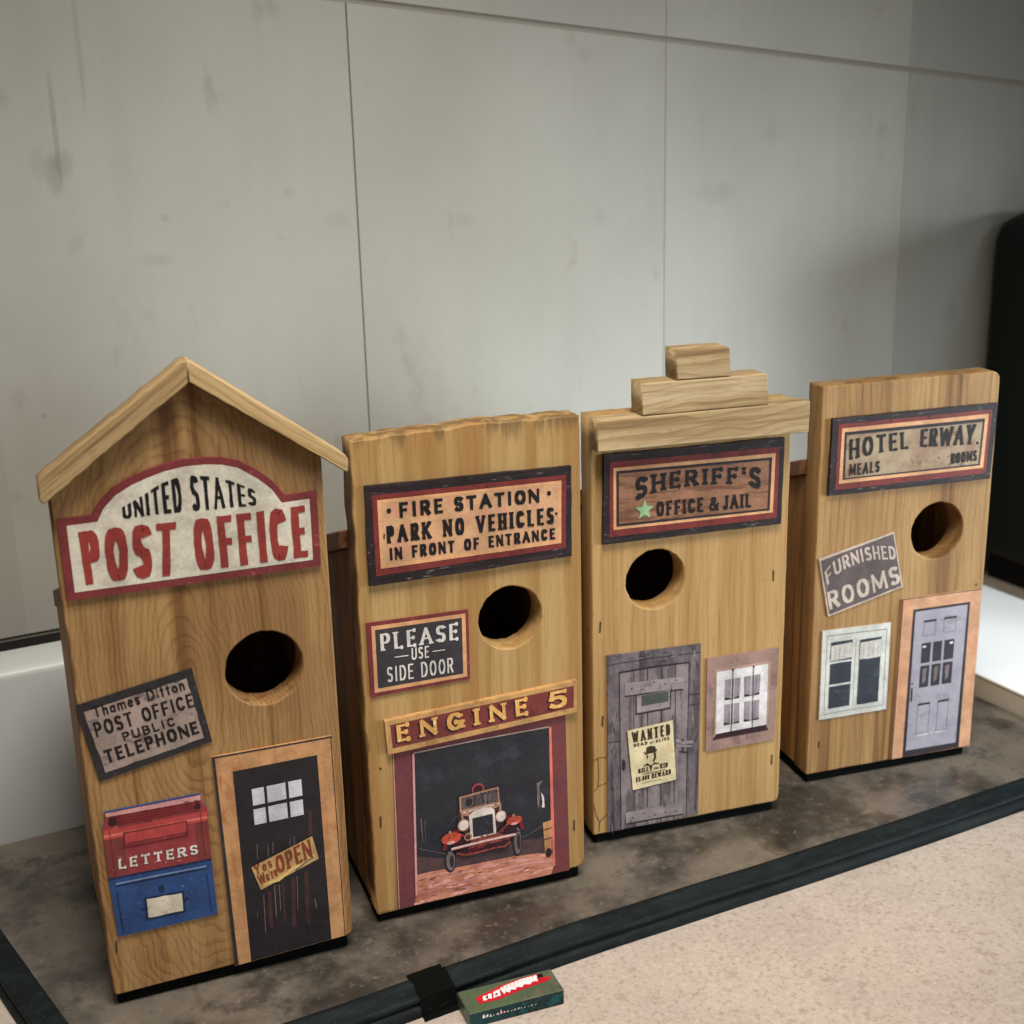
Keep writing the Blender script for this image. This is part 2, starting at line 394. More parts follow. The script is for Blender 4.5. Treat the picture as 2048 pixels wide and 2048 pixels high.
M_pink = worn('worn_pink_edge', C(214, 150, 150))
M_blue = worn('mailbox_blue', C(38, 72, 132), C(66, 100, 160), .68, (120, 120, 120))
M_blue2 = worn('mailbox_light_blue', C(108, 136, 186))
M_blued = worn('mailbox_dark_blue', C(22, 38, 76))
M_label = worn('paper_label', C(214, 204, 184), C(150, 130, 116), .6, (120, 120, 200))
M_doorwood = worn('orange_pine_print', C(196, 142, 92), C(166, 98, 54), .6, (60, 60, 22), grain=((160, 160, 14), C(156, 92, 50), .5))
M_doorblack = worn('black_door_print', C(36, 31, 38), C(70, 52, 52), .69, (120, 120, 16))
M_gap0 = worn('soot_black', C(22, 18, 24))
M_pane = worn('pale_pane', C(200, 204, 214))
M_streak = worn('grey_scratch', C(120, 104, 106))
M_maroonstreak = worn('maroon_streak', C(70, 42, 44))
M_opentan = worn('tan_open_sign', C(196, 156, 96), C(150, 130, 80), .62, (120, 120, 120))
M_yellow = worn('yellow_highlight', C(226, 186, 110))
M_openred = worn('rust_red_letters', C(146, 58, 34))
M_engred = worn('engine_red', C(126, 52, 50), C(90, 36, 38), .58, (80, 80, 80))
M_jamb = worn('plum_jamb', C(116, 54, 56), base2=C(104, 50, 60))
M_gold = worn('gold_letters', C(226, 168, 86), C(250, 214, 150), .6, (90, 90, 90))
M_engedge = worn('tan_moulding', C(196, 148, 88), C(150, 100, 56), .6, (120,120,120))
M_shadow = worn('plum_black', C(52, 24, 36))
M_night = worn('night_print', C(40, 44, 50), C(52, 54, 66), .6, (30, 30, 30), base2=C(34, 34, 44))
M_floorp = worn('salmon_floor_print', C(206, 132, 104), C(232, 170, 150), .58, (60, 60, 220), base2=C(170, 96, 78), grain=((60, 60, 500), C(150, 84, 66), .5))
M_salmond = worn('salmon_shadow', C(150, 90, 74))
M_hazep = worn('plum_floor_print', C(84, 60, 60), base2=C(56, 46, 50))
M_fender = worn('fender_orange', C(206, 76, 50), C(150, 48, 36), .56, (160, 160, 260))
M_chrome = worn('chrome_cream', C(222, 208, 200))
M_tyre = worn('tyre_grey', C(112, 100, 108))
M_tyred = worn('tyre_dark', C(44, 38, 44))
M_tanp = worn('truck_tan', C(176, 128, 104))
M_glass = worn('screen_grey', C(96, 84, 84), base2=C(70, 62, 64))
M_truckred = worn('truck_red', C(156, 64, 58), C(84, 38, 38), .54, (200, 200, 260))
M_lightred = worn('light_red_edge', C(226, 112, 96))
M_bump = worn('bumper_pink', C(226, 186, 180))
M_greywood = worn('grey_plank_print', C(134, 121, 124), C(80, 72, 78), .57, (60, 60, 16), base2=C(106, 96, 100), grain=((240, 240, 12), C(58, 50, 56), .75))
M_greywood2 = worn('grey_frame_print', C(112, 101, 106), C(64, 57, 66), .55, (60, 60, 16), base2=C(84, 76, 84), grain=((240, 240, 12), C(46, 40, 48), .75))
M_lilacwood = worn('lilac_batten_print', C(152, 138, 142), C(104, 94, 100), .58, (20, 20, 60), grain=((12, 12, 170), C(84, 72, 84), .5))
M_gap = worn('plank_gap', C(44, 36, 42))
M_green = worn('green_glass', C(72, 82, 74))
M_paper = worn('aged_paper', C(220, 204, 160), C(196, 176, 130), .6, (50, 50, 50))
M_brownink = worn('brown_ink', C(56, 44, 26))
M_mauve = worn('mauve_frame_print', C(152, 120, 110), C(116, 88, 82), .56, (40, 40, 40), base2=C(132, 104, 98))
M_mauvel = worn('mauve_light', C(176, 140, 124))
M_winwhite = worn('window_white', C(218, 214, 216))
M_curtain = worn('grey_curtain', C(150, 140, 150), grain=((330, 330, 8), C(84, 76, 88), .8))
M_lavender = worn('lavender_door', C(150, 145, 156), C(126, 120, 134), .6, (50, 50, 80), base2=C(136, 131, 146))
M_lavdark = worn('lavender_groove', C(112, 106, 122))
M_panedark = worn('dark_pane', C(44, 46, 54), C(96, 94, 96), .66, (170, 170, 30))
M_panenavy = worn('navy_pane', C(46, 52, 64), C(70, 78, 88), .6, (40, 40, 90))
M_lace = worn('white_curtain', C(198, 194, 186), grain=((380, 380, 8), C(134, 130, 128), .6))
M_hodoor = worn('peach_frame_print', C(200, 146, 108), C(180, 116, 80), .6, (60, 60, 20), grain=((160, 160, 12), C(182, 118, 80), .5))
M_furn = worn('furnished_slate', C(92, 80, 80), C(118, 104, 102), .66, (60, 60, 60))
M_furnt = worn('dusty_cream_letters', C(190, 172, 158), C(120, 106, 100), .66, (150, 150, 150))
M_hotelfield = worn('stained_cream', C(158, 140, 110), C(92, 70, 52), .62, (50, 50, 70), base2=C(138, 106, 82), grain=((40, 40, 160), C(96, 74, 56), .4))
M_star = worn('green_star', C(138, 178, 128))
M_staple = N('rusty_staple', .5, .4).color((.035, .02, .012, 1))
M_crack = N('crack_brown', .8, .1).color((.06, .028, .01, 1))

# ------------------------------------------------------------------ setting: floor, wall
def beige():
    n = N('beige_speckle', .75, .2)
    a = n.noise(n.vec(sc=(14, 14, 14)), detail=3); b = n.noise(n.vec(sc=(330, 330, 330)), detail=4, rough=.7); d = n.noise(n.vec(loc=(3, 1, 2), sc=(110, 110, 110)), detail=3, rough=.65)
    c = n.mix(n.step(a, .35, .65), (.43, .365, .315, 1), (.385, .325, .285, 1))
    c = n.mix(n.math('MULTIPLY', n.step(b, .52, .68), .6), c, (.21, .16, .125, 1))
    c = n.mix(n.math('MULTIPLY', n.step(b, .46, .3), .3), c, (.68, .59, .50, 1))
    c = n.mix(n.math('MULTIPLY', n.step(d, .58, .72), .5), c, (.27, .2, .15, 1))
    n.bump(b, .3, .0006)
    return n.color(c)
bm = bmesh.new()
box_bm(bm, -4, 4, -2, 5, -.06, -.0224)
tag(from_bm('floor', bm, (beige(),)), 'beige speckled surface in front of the dark rimmed tray', kind='structure')

def concrete(name, k, seed):
    n = N(name, .85, .15)
    a = n.noise(n.vec(loc=(seed, 0, seed), sc=(5, 5, 4)), detail=4); s1 = n.noise(n.vec(loc=(seed, 2, 0), sc=(42, 42, 3)), detail=4)
    sp = n.noise(n.vec(loc=(0, seed, 4), sc=(30, 30, 17)), detail=3); f = n.noise(n.vec(sc=(500, 500, 120)), detail=2)
    base = (.42 * k, .412 * k, .368 * k, 1); dk = (.315 * k, .30 * k, .262 * k, 1)
    c = n.mix(n.step(a, .3, .75, 0, .55), base, dk)
    c = n.mix(n.math('MULTIPLY', n.step(s1, .45, .8), .2), c, dk)
    c = n.mix(n.math('MULTIPLY', n.step(sp, .60, .78), .45), c, (.26 * k, .22 * k, .175 * k, 1))
    c = n.mix(n.math('MULTIPLY', n.step(f, .5, .8), .18), c, dk)
    x, y, z = n.sep(n.co)
    # a few run stains and spots, each with its own place on the panels
    for (sx, sz, rx, rz, amt) in ((.158, .437, .0035, .008, .75), (.166, .445, .0045, .006, .6), (.162, .468, .0012, .022, .7), (.184, .52, .001, .03, .45), (.148, .445, .003, .006, .35),
                                  (.232, .405, .0022, .0022, .55), (.275, .412, .004, .0025, .3), (.327, .418, .003, .0025, .35), (.363, .396, .007, .004, .3), (.225, .375, .008, .003, .35), (.213, .335, .003, .004, .3),
                                  (.318, .385, .0025, .002, .35), (.47, .39, .007, .004, .3), (.72, .40, .014, .006, .35), (.78, .45, .004, .01, .3), (.60, .385, .004, .006, .3), (.131, .27, .0012, .0012, .7)):
        dx = n.math('DIVIDE', n.math('SUBTRACT', x, sx), rx * 2); dz = n.math('DIVIDE', n.math('SUBTRACT', z, sz), rz * 2)
        q = n.math('ADD', n.math('MULTIPLY', dx, dx), n.math('MULTIPLY', dz, dz))
        q = n.math('ADD', q, n.math('MULTIPLY', n.math('SUBTRACT', sp, .5), 2.6))
        c = n.mix(n.step(q, 1.1, -.2, 0, amt * .38), c, (.12 * k, .11 * k, .085 * k, 1))
    n.bump(a, .12, .004)
    return n.color(c)
wall = empty('wall', (0, 0, 0), A27)
tag(wall, 'grey concrete panel wall with fine seams behind the birdhouses', 'wall')
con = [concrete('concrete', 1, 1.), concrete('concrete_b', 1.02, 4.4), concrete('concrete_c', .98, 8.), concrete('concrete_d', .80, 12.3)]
joint = N('joint_grey', .9, .1).color((.30, .27, .23, 1))
bm = bmesh.new(); box_bm(bm, -1.4, 2.6, 1.0014, 1.06, -.0224, 1.6)
from_bm('backing', bm, (joint,), wall)
gz = lambda s: .5555 - .0975 * (s - .385)
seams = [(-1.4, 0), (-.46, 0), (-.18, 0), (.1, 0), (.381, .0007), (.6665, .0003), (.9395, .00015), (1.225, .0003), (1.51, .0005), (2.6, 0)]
for i in range(len(seams) - 1):
    (a, wa), (b, wb) = seams[i], seams[i + 1]
    lo = .107 if i < 8 else -.02
    for up in (0, 1):
        if up: q = [(a + wa, gz(a) + .0024), (b - wb, gz(b) + .0024), (b - wb, 1.6), (a + wa, 1.6)]
        else: q = [(a + wa, lo), (b - wb, lo), (b - wb, gz(b) - .0024), (a + wa, gz(a) - .0024)]
        bm = bmesh.new()
        f = [bm.verts.new((x, .9995, z)) for x, z in q]; g = [bm.verts.new((x, 1.0046 + .0002 * up, z)) for x, z in q]
        bm.faces.new(f)
        for k in range(4): bm.faces.new((f[k], f[(k + 1) % 4], g[(k + 1) % 4], g[k]))
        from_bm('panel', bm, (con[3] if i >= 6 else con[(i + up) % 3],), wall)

# black rail put in for the shadow gap under the panels, white box behind the tray, white table at the right, dark cabinet
M_black = N('matt_black', .6, .2).color((.006, .006, .006, 1))
M_shadeblack = N('shadow_black', .95, .05).color((.0035, .004, .0035, 1))  # black for the contact shadows and the dark rim patch
M_plast = N('white_plastic', .4, .4); M_plast = M_plast.color((.50, .52, .52, 1))
bm = bmesh.new(); box_bm(bm, -.5, .42, .972, .9985, .070, .105, .002)
o = from_bm('gap_shadow', bm, (M_black,)); o.rotation_euler = (0, 0, A27)
tag(o, 'black rail strip standing in for the shadow gap above the white box', 'shade')
bm = bmesh.new(); box_bm(bm, -.35, .30, .903, .948, -.0224, .118, .006, seg=4)
o = from_bm('white_box', bm, (M_plast,), smooth=True); o.rotation_euler = (0, 0, A27)
tag(o, 'smooth white box with rounded top edge behind the gabled birdhouse', 'box')
tb = empty('white_table', (0, 0, 0), A27)
tag(tb, 'bright white table slab beside the dark cabinet', 'table')
n_ = N('white_laminate', .35, .4); M_lam = n_.color((.82, .83, .83, 1)); M_edge = N('beige_edge_band', .6, .3).color((.50, .48, .42, 1))
bm = bmesh.new(); box_bm(bm, .8165, .985, .35, .915, .0078, .010, .0006); from_bm('table_top', bm, (M_lam,), tb)
bm = bmesh.new(); box_bm(bm, .8175, .984, .351, .914, -.016, .0077, .0006); from_bm('edge_band', bm, (M_edge,), tb)
for x, y in ((.83, .37), (.97, .37), (.83, .90), (.97, .90)):
    bm = bmesh.new(); box_bm(bm, x - .008, x + .008, y - .008, y + .008, -.0224, -.0161); from_bm('foot', bm, (M_edge,), tb)
M_cab = N('dark_green_black', .5, .2).color((.0045, .008, .0055, 1))
cb = empty('dark_cabinet', (0, 0, 0), A27)
tag(cb, 'tall dark green black cabinet standing against the wall', 'cabinet')
bm = bmesh.new(); box_bm(bm, 1.048, 1.62, .66, .9985, .006, .366, .032, seg=8); from_bm('body', bm, (M_cab,), cb, True)
bm = bmesh.new(); box_bm(bm, 1.08, 1.61, .68, .985, -.0224, .0055); from_bm('plinth', bm, (M_black,), cb)

# ------------------------------------------------------------------ tray under the birdhouses
def mottled():
    n = N('mottled_stone', .34, .45)
    a = n.noise(n.vec(sc=(13, 13, 13)), detail=5, rough=.6); b = n.noise(n.vec(loc=(2, 5, 1), sc=(28, 28, 28)), detail=5, rough=.65); f = n.noise(n.vec(sc=(190, 190, 190)), detail=4, rough=.7)
    c = n.mix(n.step(a, .38, .62), (.036, .032, .027, 1), (.142, .120, .097, 1))
    c = n.mix(n.math('MULTIPLY', n.step(b, .5, .68), .6), c, (.128, .110, .09, 1))
    c = n.mix(n.math('MULTIPLY', n.step(b, .48, .32), .7), c, (.024, .021, .018, 1))
    c = n.mix(n.math('MULTIPLY', n.step(f, .56, .75), .5), c, (.24, .20, .16, 1))
    c = n.mix(n.math('MULTIPLY', n.step(f, .44, .25), .45), c, (.022, .019, .016, 1))
    n.bump(f, .12, .0005)
    n.put(n.b.inputs['Roughness'], n.step(b, .3, .7, .22, .42))
    return n.color(c)
tray = empty('tray', (0, 0, 0), A27)
tag(tray, 'mottled brown stone look tray with dark teal rim under the birdhouses', 'tray')
def chain(pts, n=8):
    out = []
    for i in range(len(pts) - 1):
        p0, p1, p2, p3 = (Vector(pts[max(0, min(len(pts) - 1, j))]) for j in (i - 1, i, i + 1, i + 2))
        for k in range(n):
            t = k / n
            out.append(.5 * ((2 * p1) + (-p0 + p2) * t + (2 * p0 - 5 * p1 + 4 * p2 - p3) * t * t + (-p0 + 3 * p1 - 3 * p2 + p3) * t ** 3))
    out.append(Vector(pts[-1])); return out
edge = chain([(0.0332, 0.9025), (0.0371, 0.8241), (0.0402, 0.7939), (0.0463, 0.7608), (0.0527, 0.7256), (0.0613, 0.6804), (0.0683, 0.6512), (0.0804, 0.6312), (0.1056, 0.6226), (0.1688, 0.6216), (0.2612, 0.6241), (0.3387, 0.6261), (0.421, 0.6251), (0.5106, 0.6231), (0.614, 0.6216), (0.7367, 0.6221), (0.8161, 0.6231)])
TZ = -.0085
bm = bmesh.new()
top = [bm.verts.new((p.x, p.y, TZ)) for p in edge] + [bm.verts.new((.8145, .70, TZ)), bm.verts.new((.813, .745, TZ)), bm.verts.new((.80, .902, TZ))]
bot = [bm.verts.new((v.co.x, v.co.y, -.0223)) for v in top]
bm.faces.new(top); n_ = len(top)
for i in range(n_): bm.faces.new((top[i], top[(i + 1) % n_], bot[(i + 1) % n_], bot[i]))
from_bm('surface', bm, (mottled(),), tray)
n_ = N('teal_black_rim', .65, .14)
a_ = n_.noise(n_.vec(sc=(40, 160, 160)), detail=5, rough=.7); b_ = n_.noise(n_.vec(sc=(300, 300, 300)), detail=3)
c_ = n_.mix(n_.step(a_, .35, .7), (.0042, .0068, .0074, 1), (.0110, .0165, .0178, 1)); c_ = n_.mix(n_.math('MULTIPLY', n_.step(b_, .62, .75), .3), c_, (.04, .052, .054, 1))
n_.bump(a_, .2, .0008); M_rim = n_.color(c_)
prof = [(-.0006, -.0135), (-.0004, -.0066), (.0004, -.0056), (.0025, -.0052), (.0065, -.0054), (.011, -.0090), (.0142, -.0078), (.0158, -.0090), (.0160, -.0112), (.0140, -.0120), (.0142, -.0135), (.0168, -.0142), (.0178, -.0160), (.0178, -.0198)]
bm = bmesh.new(); rows = []
for i, p in enumerate(edge):
    d = (edge[min(i + 1, len(edge) - 1)] - edge[max(0, i - 1)]).normalized(); nr = Vector((d.y, -d.x)) ; nr = -nr if nr.y > 0 and i > 80 else nr
    if i < 56 and nr.x > 0: nr = -nr
    rows.append([bm.verts.new((p.x + nr.x * o_, p.y + nr.y * o_, z - .0024 + .00025 * math.sin(i * .7 + j))) for j, (o_, z) in enumerate(prof)])
for r0, r1 in zip(rows, rows[1:]):
    for j in range(len(prof) - 1): bm.faces.new((r0[j], r0[j + 1], r1[j + 1], r1[j]))
bm.faces.new(rows[0]); bm.faces.new(rows[-1][::-1])
o = from_bm('rim', bm, (M_rim,), tray, True)
patch_prof = [(-.0045, -.0083)] + [(o_ - (.0003 if o_ < 0 else 0) + (.0004 if o_ > .012 else 0), z - .0024 + .0006) for o_, z in prof if z > -.0115] + [(.0186, -.0219), (.0225, -.0220)]
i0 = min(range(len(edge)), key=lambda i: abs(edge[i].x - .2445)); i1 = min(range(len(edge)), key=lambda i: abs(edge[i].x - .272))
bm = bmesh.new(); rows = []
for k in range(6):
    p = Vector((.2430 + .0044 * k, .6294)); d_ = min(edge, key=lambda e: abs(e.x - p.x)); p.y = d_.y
    rows.append([bm.verts.new((p.x + random.uniform(-.0006, .0006), p.y - o_, z)) for o_, z in patch_prof])
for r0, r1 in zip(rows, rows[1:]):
    for j in range(len(patch_prof) - 1): bm.faces.new((r0[j], r0[j + 1], r1[j + 1], r1[j]))
o = from_bm('patch', bm, (M_shadeblack,)); o.rotation_euler = (0, 0, A27)  # thin black sheet added for the dark shadowed patch on the rim
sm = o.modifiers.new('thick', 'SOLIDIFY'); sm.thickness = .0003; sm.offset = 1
tag(o, 'matt black tape added for the dark gap over the tray rim beside the small green pack', 'patch')

# ------------------------------------------------------------------ small green pack
pk = empty('small_pack', (-.0078, .6590, -.0224), math.radians(20))
tag(pk, 'small green pack with a red and white banner lying at the tray rim', 'pack')
gm = worn('pack_green', (.075, .105, .055, 1), (.11, .10, .075, 1), .55, (60, 60, 60), base2=(.05, .075, .045, 1), rough=.35)
tm = worn('pack_teal', (.004, .045, .05, 1), (.0, .09, .10, 1), .62, (60, 60, 60), base2=(.004, .016, .018, 1), rough=.3)
rm = worn('pack_red', (.50, .012, .025, 1), rough=.3); wm = worn('pack_white', (.8, .74, .76, 1), (.75, .35, .42, 1), .60, (150, 150, 150), rough=.35)
pm = worn('pack_pink', (.6, .3, .36, 1), rough=.35)
bm = bmesh.new(); box_bm(bm, -.029, .029, -.0105, .0105, 0, .0098, .0005)
from_bm('carton', bm, (gm,), pk)
bm = bmesh.new(); vs = [bm.verts.new(p) for p in ((-.0283, -.01062, .0006), (.0283, -.01062, .0006), (.0283, -.01062, .0090), (-.0283, -.01062, .0090))]; bm.faces.new(vs)
for i in range(16):                                # illegible small print on the front
    x = -.021 + i * .0021; h = random.uniform(.0005, .0030 if i < 9 else .0012)
    vs = [bm.verts.new((x + dx, -.0107, .0046 + dz)) for dx, dz in ((0, 0), (random.uniform(.0006, .0017), random.uniform(-.0003, .0004)), (random.uniform(.0005, .0014), h), (random.uniform(0, .0005), h * .7))]; f = bm.faces.new(vs); f.material_index = 1
from_bm('front_print', bm, (tm, wm), pk)
bm = bmesh.new()
def flat(pts, z, mi):
    f = bm.faces.new([bm.verts.new((x * 1.14 * MM, (y * 1.14 - .6) * MM, z)) for x, y in pts]); f.material_index = mi
flat([(-18, -3.5), (-8, -3.8), (5, -1.0), (20, .8), (22.5, 2), (22, 4.2), (17, 4.6), (18, 8.2), (8, 8), (-4, 6.2), (-18.5, 1.6)], .00992, 0)
flat([(-4, -1.2), (-2.5, .6), (-1, -.8), (.5, 1.4), (2.5, .2), (4, 2.0), (6.5, .9), (8, 2.6), (11, 1.6), (13, 3.2), (15.5, 2.4), (16.6, 7.4), (8, 7.2), (-2, 5.4), (-4.6, 4.2)], .00998, 1)
flat([(-15.5, -1.8), (-13.5, -2.2), (-12.4, 1.6), (-14.6, 1.5)], .01000, 1); flat([(-12.6, -1.4), (-10.8, -1.8), (-9.8, 2.2), (-11.8, 2.0)], .01002, 1)
flat([(-10, -1.9), (-8, -1.4), (-6, -1.6), (-5, 3.6), (-8.6, 2.8)], .01004, 1); flat([(-8.6, -.4), (-7.4, -.2), (-6.8, 1.2), (-8.0, 1.0)], .01008, 2); flat([(-13.6, -.6), (-12.9, -.7), (-12.6, .9), (-13.2, .9)], .01010, 2)
flat([(16.5, 5.0), (19.4, 4.6), (20, 7.4), (17.2, 7.8)], .01002, 2)
for i in range(9): flat([(-3 + i * 2.1, 3.6 + i * .2), (-2.6 + i * 2.1, 3.6 + i * .2), (-2.2 + i * 2.1, 5.2 + i * .22), (-2.7 + i * 2.1, 5.2 + i * .22)], .01006, 3)
from_bm('banner', bm, (rm, wm, M_black, pm), pk)

# ------------------------------------------------------------------ birdhouses
def quad(u0, v0, u1, v1): return [(u0, v0), (u1, v0), (u1, v1), (u0, v1)]
def inset(q, d): return [(q[0][0] + d, q[0][1] + d), (q[1][0] - d, q[1][1] + d), (q[2][0] - d, q[2][1] - d), (q[3][0] + d, q[3][1] - d)]
TF = .018
def birdhouse(x, y, deg, label, key, outline, hole, body='lean', H=.24, over=.0045):
    t = empty('birdhouse', (x, y, 0), math.radians(deg))
    tag(t, label, 'birdhouse', 'wooden town front birdhouses in a row')
    plate('front_board', outline, [circle(*hole, jit=.3)], 0, TF, WL[key], t)
    D = .150
    for x0, x1 in ((.0015, .0135), (.1265, .1385)):
        bm = bmesh.new()
        if body == 'lean': prism_x(bm, [(TF + .0002, 0), (D, 0), (D, H - .052), (TF + .0002, H - .008)], x0, x1, .0006)
        else: prism_x(bm, [(TF + .0002, 0), (D, 0), (D, .290), (TF + .0002, .290)], x0, x1, .0006)
        from_bm('side_board', bm, (side_wood,), t)
    bm = bmesh.new(); box_bm(bm, .0137, .1263, D - .012, D, 0, (H - .054) if body == 'lean' else .29, .0005); from_bm('back_board', bm, (side_wood,), t)
    bm = bmesh.new(); box_bm(bm, .0022, .1372, .0035, D, -.0085, -.0002, .001); from_bm('contact_shadow', bm, (M_shadeblack,), t)  # black slab put in for the contact shadow under the house
    if body == 'lean':
        bm = bmesh.new(); prism_x(bm, [(TF + .0003, H - .0078), (D + .012, H - .0570), (D + .012, H - .0455), (TF + .0003, H + .0035)], -over, .14 + over, .0008)
        from_bm('roof', bm, (dark_roof,), t)
    return t
def staple(t, u, v, tilt=.1, L=7.5):
    s = Sheet(); dx = tilt * L / 2
    s.slab([(u - dx - .45, v - L / 2), (u - dx + .45, v - L / 2), (u + dx + .45, v + L / 2), (u + dx - .45, v + L / 2)], M_staple, .35)
    s.build('staple', t)
def framed(t, label, q, red, org, inner, field, th=3.0, wob=0):
    """routed sign plate: worn navy frame, red band, orange line, printed field"""
    s = Sheet(); s.slab(rough_edge(q, .25, 9, int(q[0][1])), M_navy, th); so = s.build('sign', t); so['label'] = label
    red = [(u + (-.9 if u < 70 else .9), v + (-.9 if v < 240 else .9)) for u, v in red]
    s = Sheet(th); s.frame(red, org, M_deepred, 1); s.frame(org, inner, M_orange, 2); s.build('border', so)
    s = Sheet(th); s.poly(inner, field, 1.5); s.build('field', so)
    return so

# --- gabled post office
PO = birdhouse(-.23178, .64604, 21.842, 'gabled birdhouse with the post office sign and red and blue mailbox', 'PO',
               rounded([(0, 0), (140, 1.5), (140, 297.2), (72.6, 345.8), (-.4, 293.8)], [3, 5, 0, 0, 0]), (100.2, 181.6, 21.6), H=.236, over=-.0008)
def roof_board(pts, mat, y0, y1, seed, amp):
    out = rough_edge(pts, amp, 4, seed)
    plate('roof', out, [], y0, y1 - y0, mat, PO, .0007)
roof_board([(72.2, 346.0), (72.2, 357.2), (69.5, 357.0), (-3.6, 305.9), (-5.0, 304.2), (-5.2, 294.8), (-3.6, 292.2)], roof_l, -.0105, .003, 5, .3)
roof_board([(72.5, 346.4), (150.8, 289.8), (152, 291), (152, 297.0), (150.5, 299.6), (74.5, 356.6), (72.5, 357.2)], roof_r, -.0105, .005, 9, .12)
s = Sheet()
po_out = [(2.1, 238.0), (135.2, 237.0), (135.6, 279.2), (118.4, 279.0), (113, 287), (106, 293.6), (95.7, 300.8), (87, 303.6), (78.2, 304.8), (67, 305), (56.4, 303.6), (47, 301.2), (38.8, 298.4), (30, 294), (23.5, 288), (18.6, 281.6), (2.1, 281.4)]
s.slab(po_out, M_red, 2.4); so = s.build('sign', PO); so['label'] = 'cream arched post office sign with oxblood border'
cx, cy = 68.8, 262
def shrink(p):
    u, v = p; return (u + (4.2 if u < 12 else -4.2 if u > 130 else (cx - u) * .035), v + (4.0 if v < 250 else -3.6))
po_in = [shrink(p) for p in po_out]; po_in[3] = (116.2, 275.4); po_in[15] = (21.4, 277.9)
s = Sheet(2.4); s.poly(po_in, M_cream, 1); s.build('field', so)
s = Sheet(2.55)
s.text('UNITED', [(34.0, 277.6), (48, 278), (64.4, 277.4)], [(34.0, 283.8), (40.9, 286.6), (46, 289.4), (50.5, 291.8), (55.3, 294), (64.4, 296.4)], M_ink, 1, 1.75, 1.6, gap=.2, jit=.16)
s.text('STATES', [(69.2, 277.0), (88, 276.6), (102.8, 275.8)], [(69.2, 296.6), (79, 294.6), (84, 293.4), (90, 290.9), (95.5, 288.0), (102.8, 284.0)], M_ink, 1, 1.75, 1.6, gap=.2, jit=.16)
s.text('POST', [(12.0, 245.4), (28, 245), (57.5, 243.8)], [(11.4, 273.8), (31, 273.8), (60.4, 272.4)], M_postred, 1.6, 4.0, 3.7, gap=.2, jit=.22)
s.text('OFFICE', [(68.4, 244.0), (95, 243.6), (128.4, 243.2)], [(68.4, 272.8), (97, 272.2), (128.4, 272.4)], M_postred, 1.6, 4.0, 3.7, gap=.22, jit=.22)
s.build('lettering', so)
s = Sheet(); s.slab([(-.6, 179.2), (61.0, 189.2), (68.0, 144.5), (7.0, 133.4)][::-1], M_darkframe, 1.2); so = s.build('sign', PO); so['label'] = 'tilted grey telephone sign with charcoal frame'
s = Sheet(1.2); s.poly(rough_edge([(3.4, 175.2), (57.6, 184.2), (63.6, 147.6), (10.4, 138.2)], .35, 5, 3), M_signgrey, 1); s.build('field', so)
s = Sheet(1.35)
s.text('Thames Ditton', [(8.4, 170.6), (56.4, 177.8)], [(7.6, 177.0), (55.4, 184.2)], M_ink, 1, .85, gap=.22, jit=.08, space=.4)
s.text('POST OFFICE', [(8.2, 159.6), (60.6, 167.2)], [(7.0, 168.2), (59.4, 175.2)], M_ink, 1, 1.15, gap=.22, jit=.1)
s.text('PUBLIC', [(21.8, 154.4), (49.6, 158.2)], [(20.9, 159.6), (48.7, 163.4)], M_ink, 1, .9, gap=.28, jit=.1)
s.text('TELEPHONE', [(11.6, 143.2), (61.6, 151.0)], [(10.4, 151.2), (60.4, 158.6)], M_ink, 1, 1.4, gap=.22, jit=.1)
s.build('lettering', so)
# mailbox cut-out
s = Sheet(); s.slab(list(reversed([(7.3, 115.0), (58.8, 114.6), (58.6, 110.5), (61.6, 105.0), (61.2, 73.4), (61.7, 37.3), (6.6, 37.6), (5.0, 75.0), (5.2, 104.8), (8.0, 112.6)])), M_blue, 1.4)
mb = s.build('mailbox', PO); mb['label'] = 'flat red and blue mailbox cut-out'
s = Sheet(1.4)
s.poly([(7.3, 114.6), (58.8, 114.2), (58.6, 110.5), (61.6, 105.0), (61.2, 73.6), (5.1, 75.2), (5.2, 104.8), (8.0, 112.6)], M_mailred, 1)
s.poly([(7.6, 114.4), (58.6, 114.0), (58.4, 110.8), (7.8, 112.2)], M_pink, 2)
s.poly([(8.8, 111.6), (58.0, 110.2), (57.6, 105.2), (9.2, 106.2)], M_maildark, 2)
for k in range(3): s.line([(9.4, 110.4 - k * 1.6), (57.4, 109.2 - k * 1.6)], .45, M_mailred, 2.6)
s.ell(10.8, 108.8, 2.2, 2.6, M_shadow, 3); s.ell(56.4, 107.4, 1.8, 2.2, M_shadow, 3)
s.poly([(5.4, 104.6), (61.2, 103.4), (61.2, 97.5), (5.4, 98.6)], M_mailred2, 2)
s.poly([(5.4, 98.6), (16, 98.4), (16, 76), (5.2, 75.6)], M_engred, 1.6); s.poly([(54, 97.6), (61.2, 97.5), (61.2, 74), (54, 74.3)], M_engred, 1.6); s.poly([(5.3, 101.6), (61.2, 100.4), (61.2, 98.9), (5.3, 100.0)], M_lightred, 2.3)
s.line([(8.6, 104), (9.0, 76)], .4, M_maildark, 3); s.line([(57.6, 103), (57.8, 75)], .4, M_maildark, 3)
s.scatter(7, 76, 60, 98, 16, (M_maildark, M_pink), (.3, 1.0), None, 3.4, .4); s.scatter(9, 104, 58, 112, 14, (M_shadow, M_maildark, M_engred), (.5, 2.2), -.02, 3.4, .2)
s.build('lid', mb)
s = Sheet(1.4)
s.frame([(15.6, 101.0), (50.0, 100.2), (49.8, 90.6), (15.2, 91.6)], [(16.4, 100.2), (49.2, 99.4), (49.0, 91.4), (16.0, 92.4)], M_maildark, 3)
s.poly([(16.4, 100.2), (49.2, 99.4), (49.0, 93.4), (16.2, 94.4)], M_mailred2, 3); s.build('slot', mb)
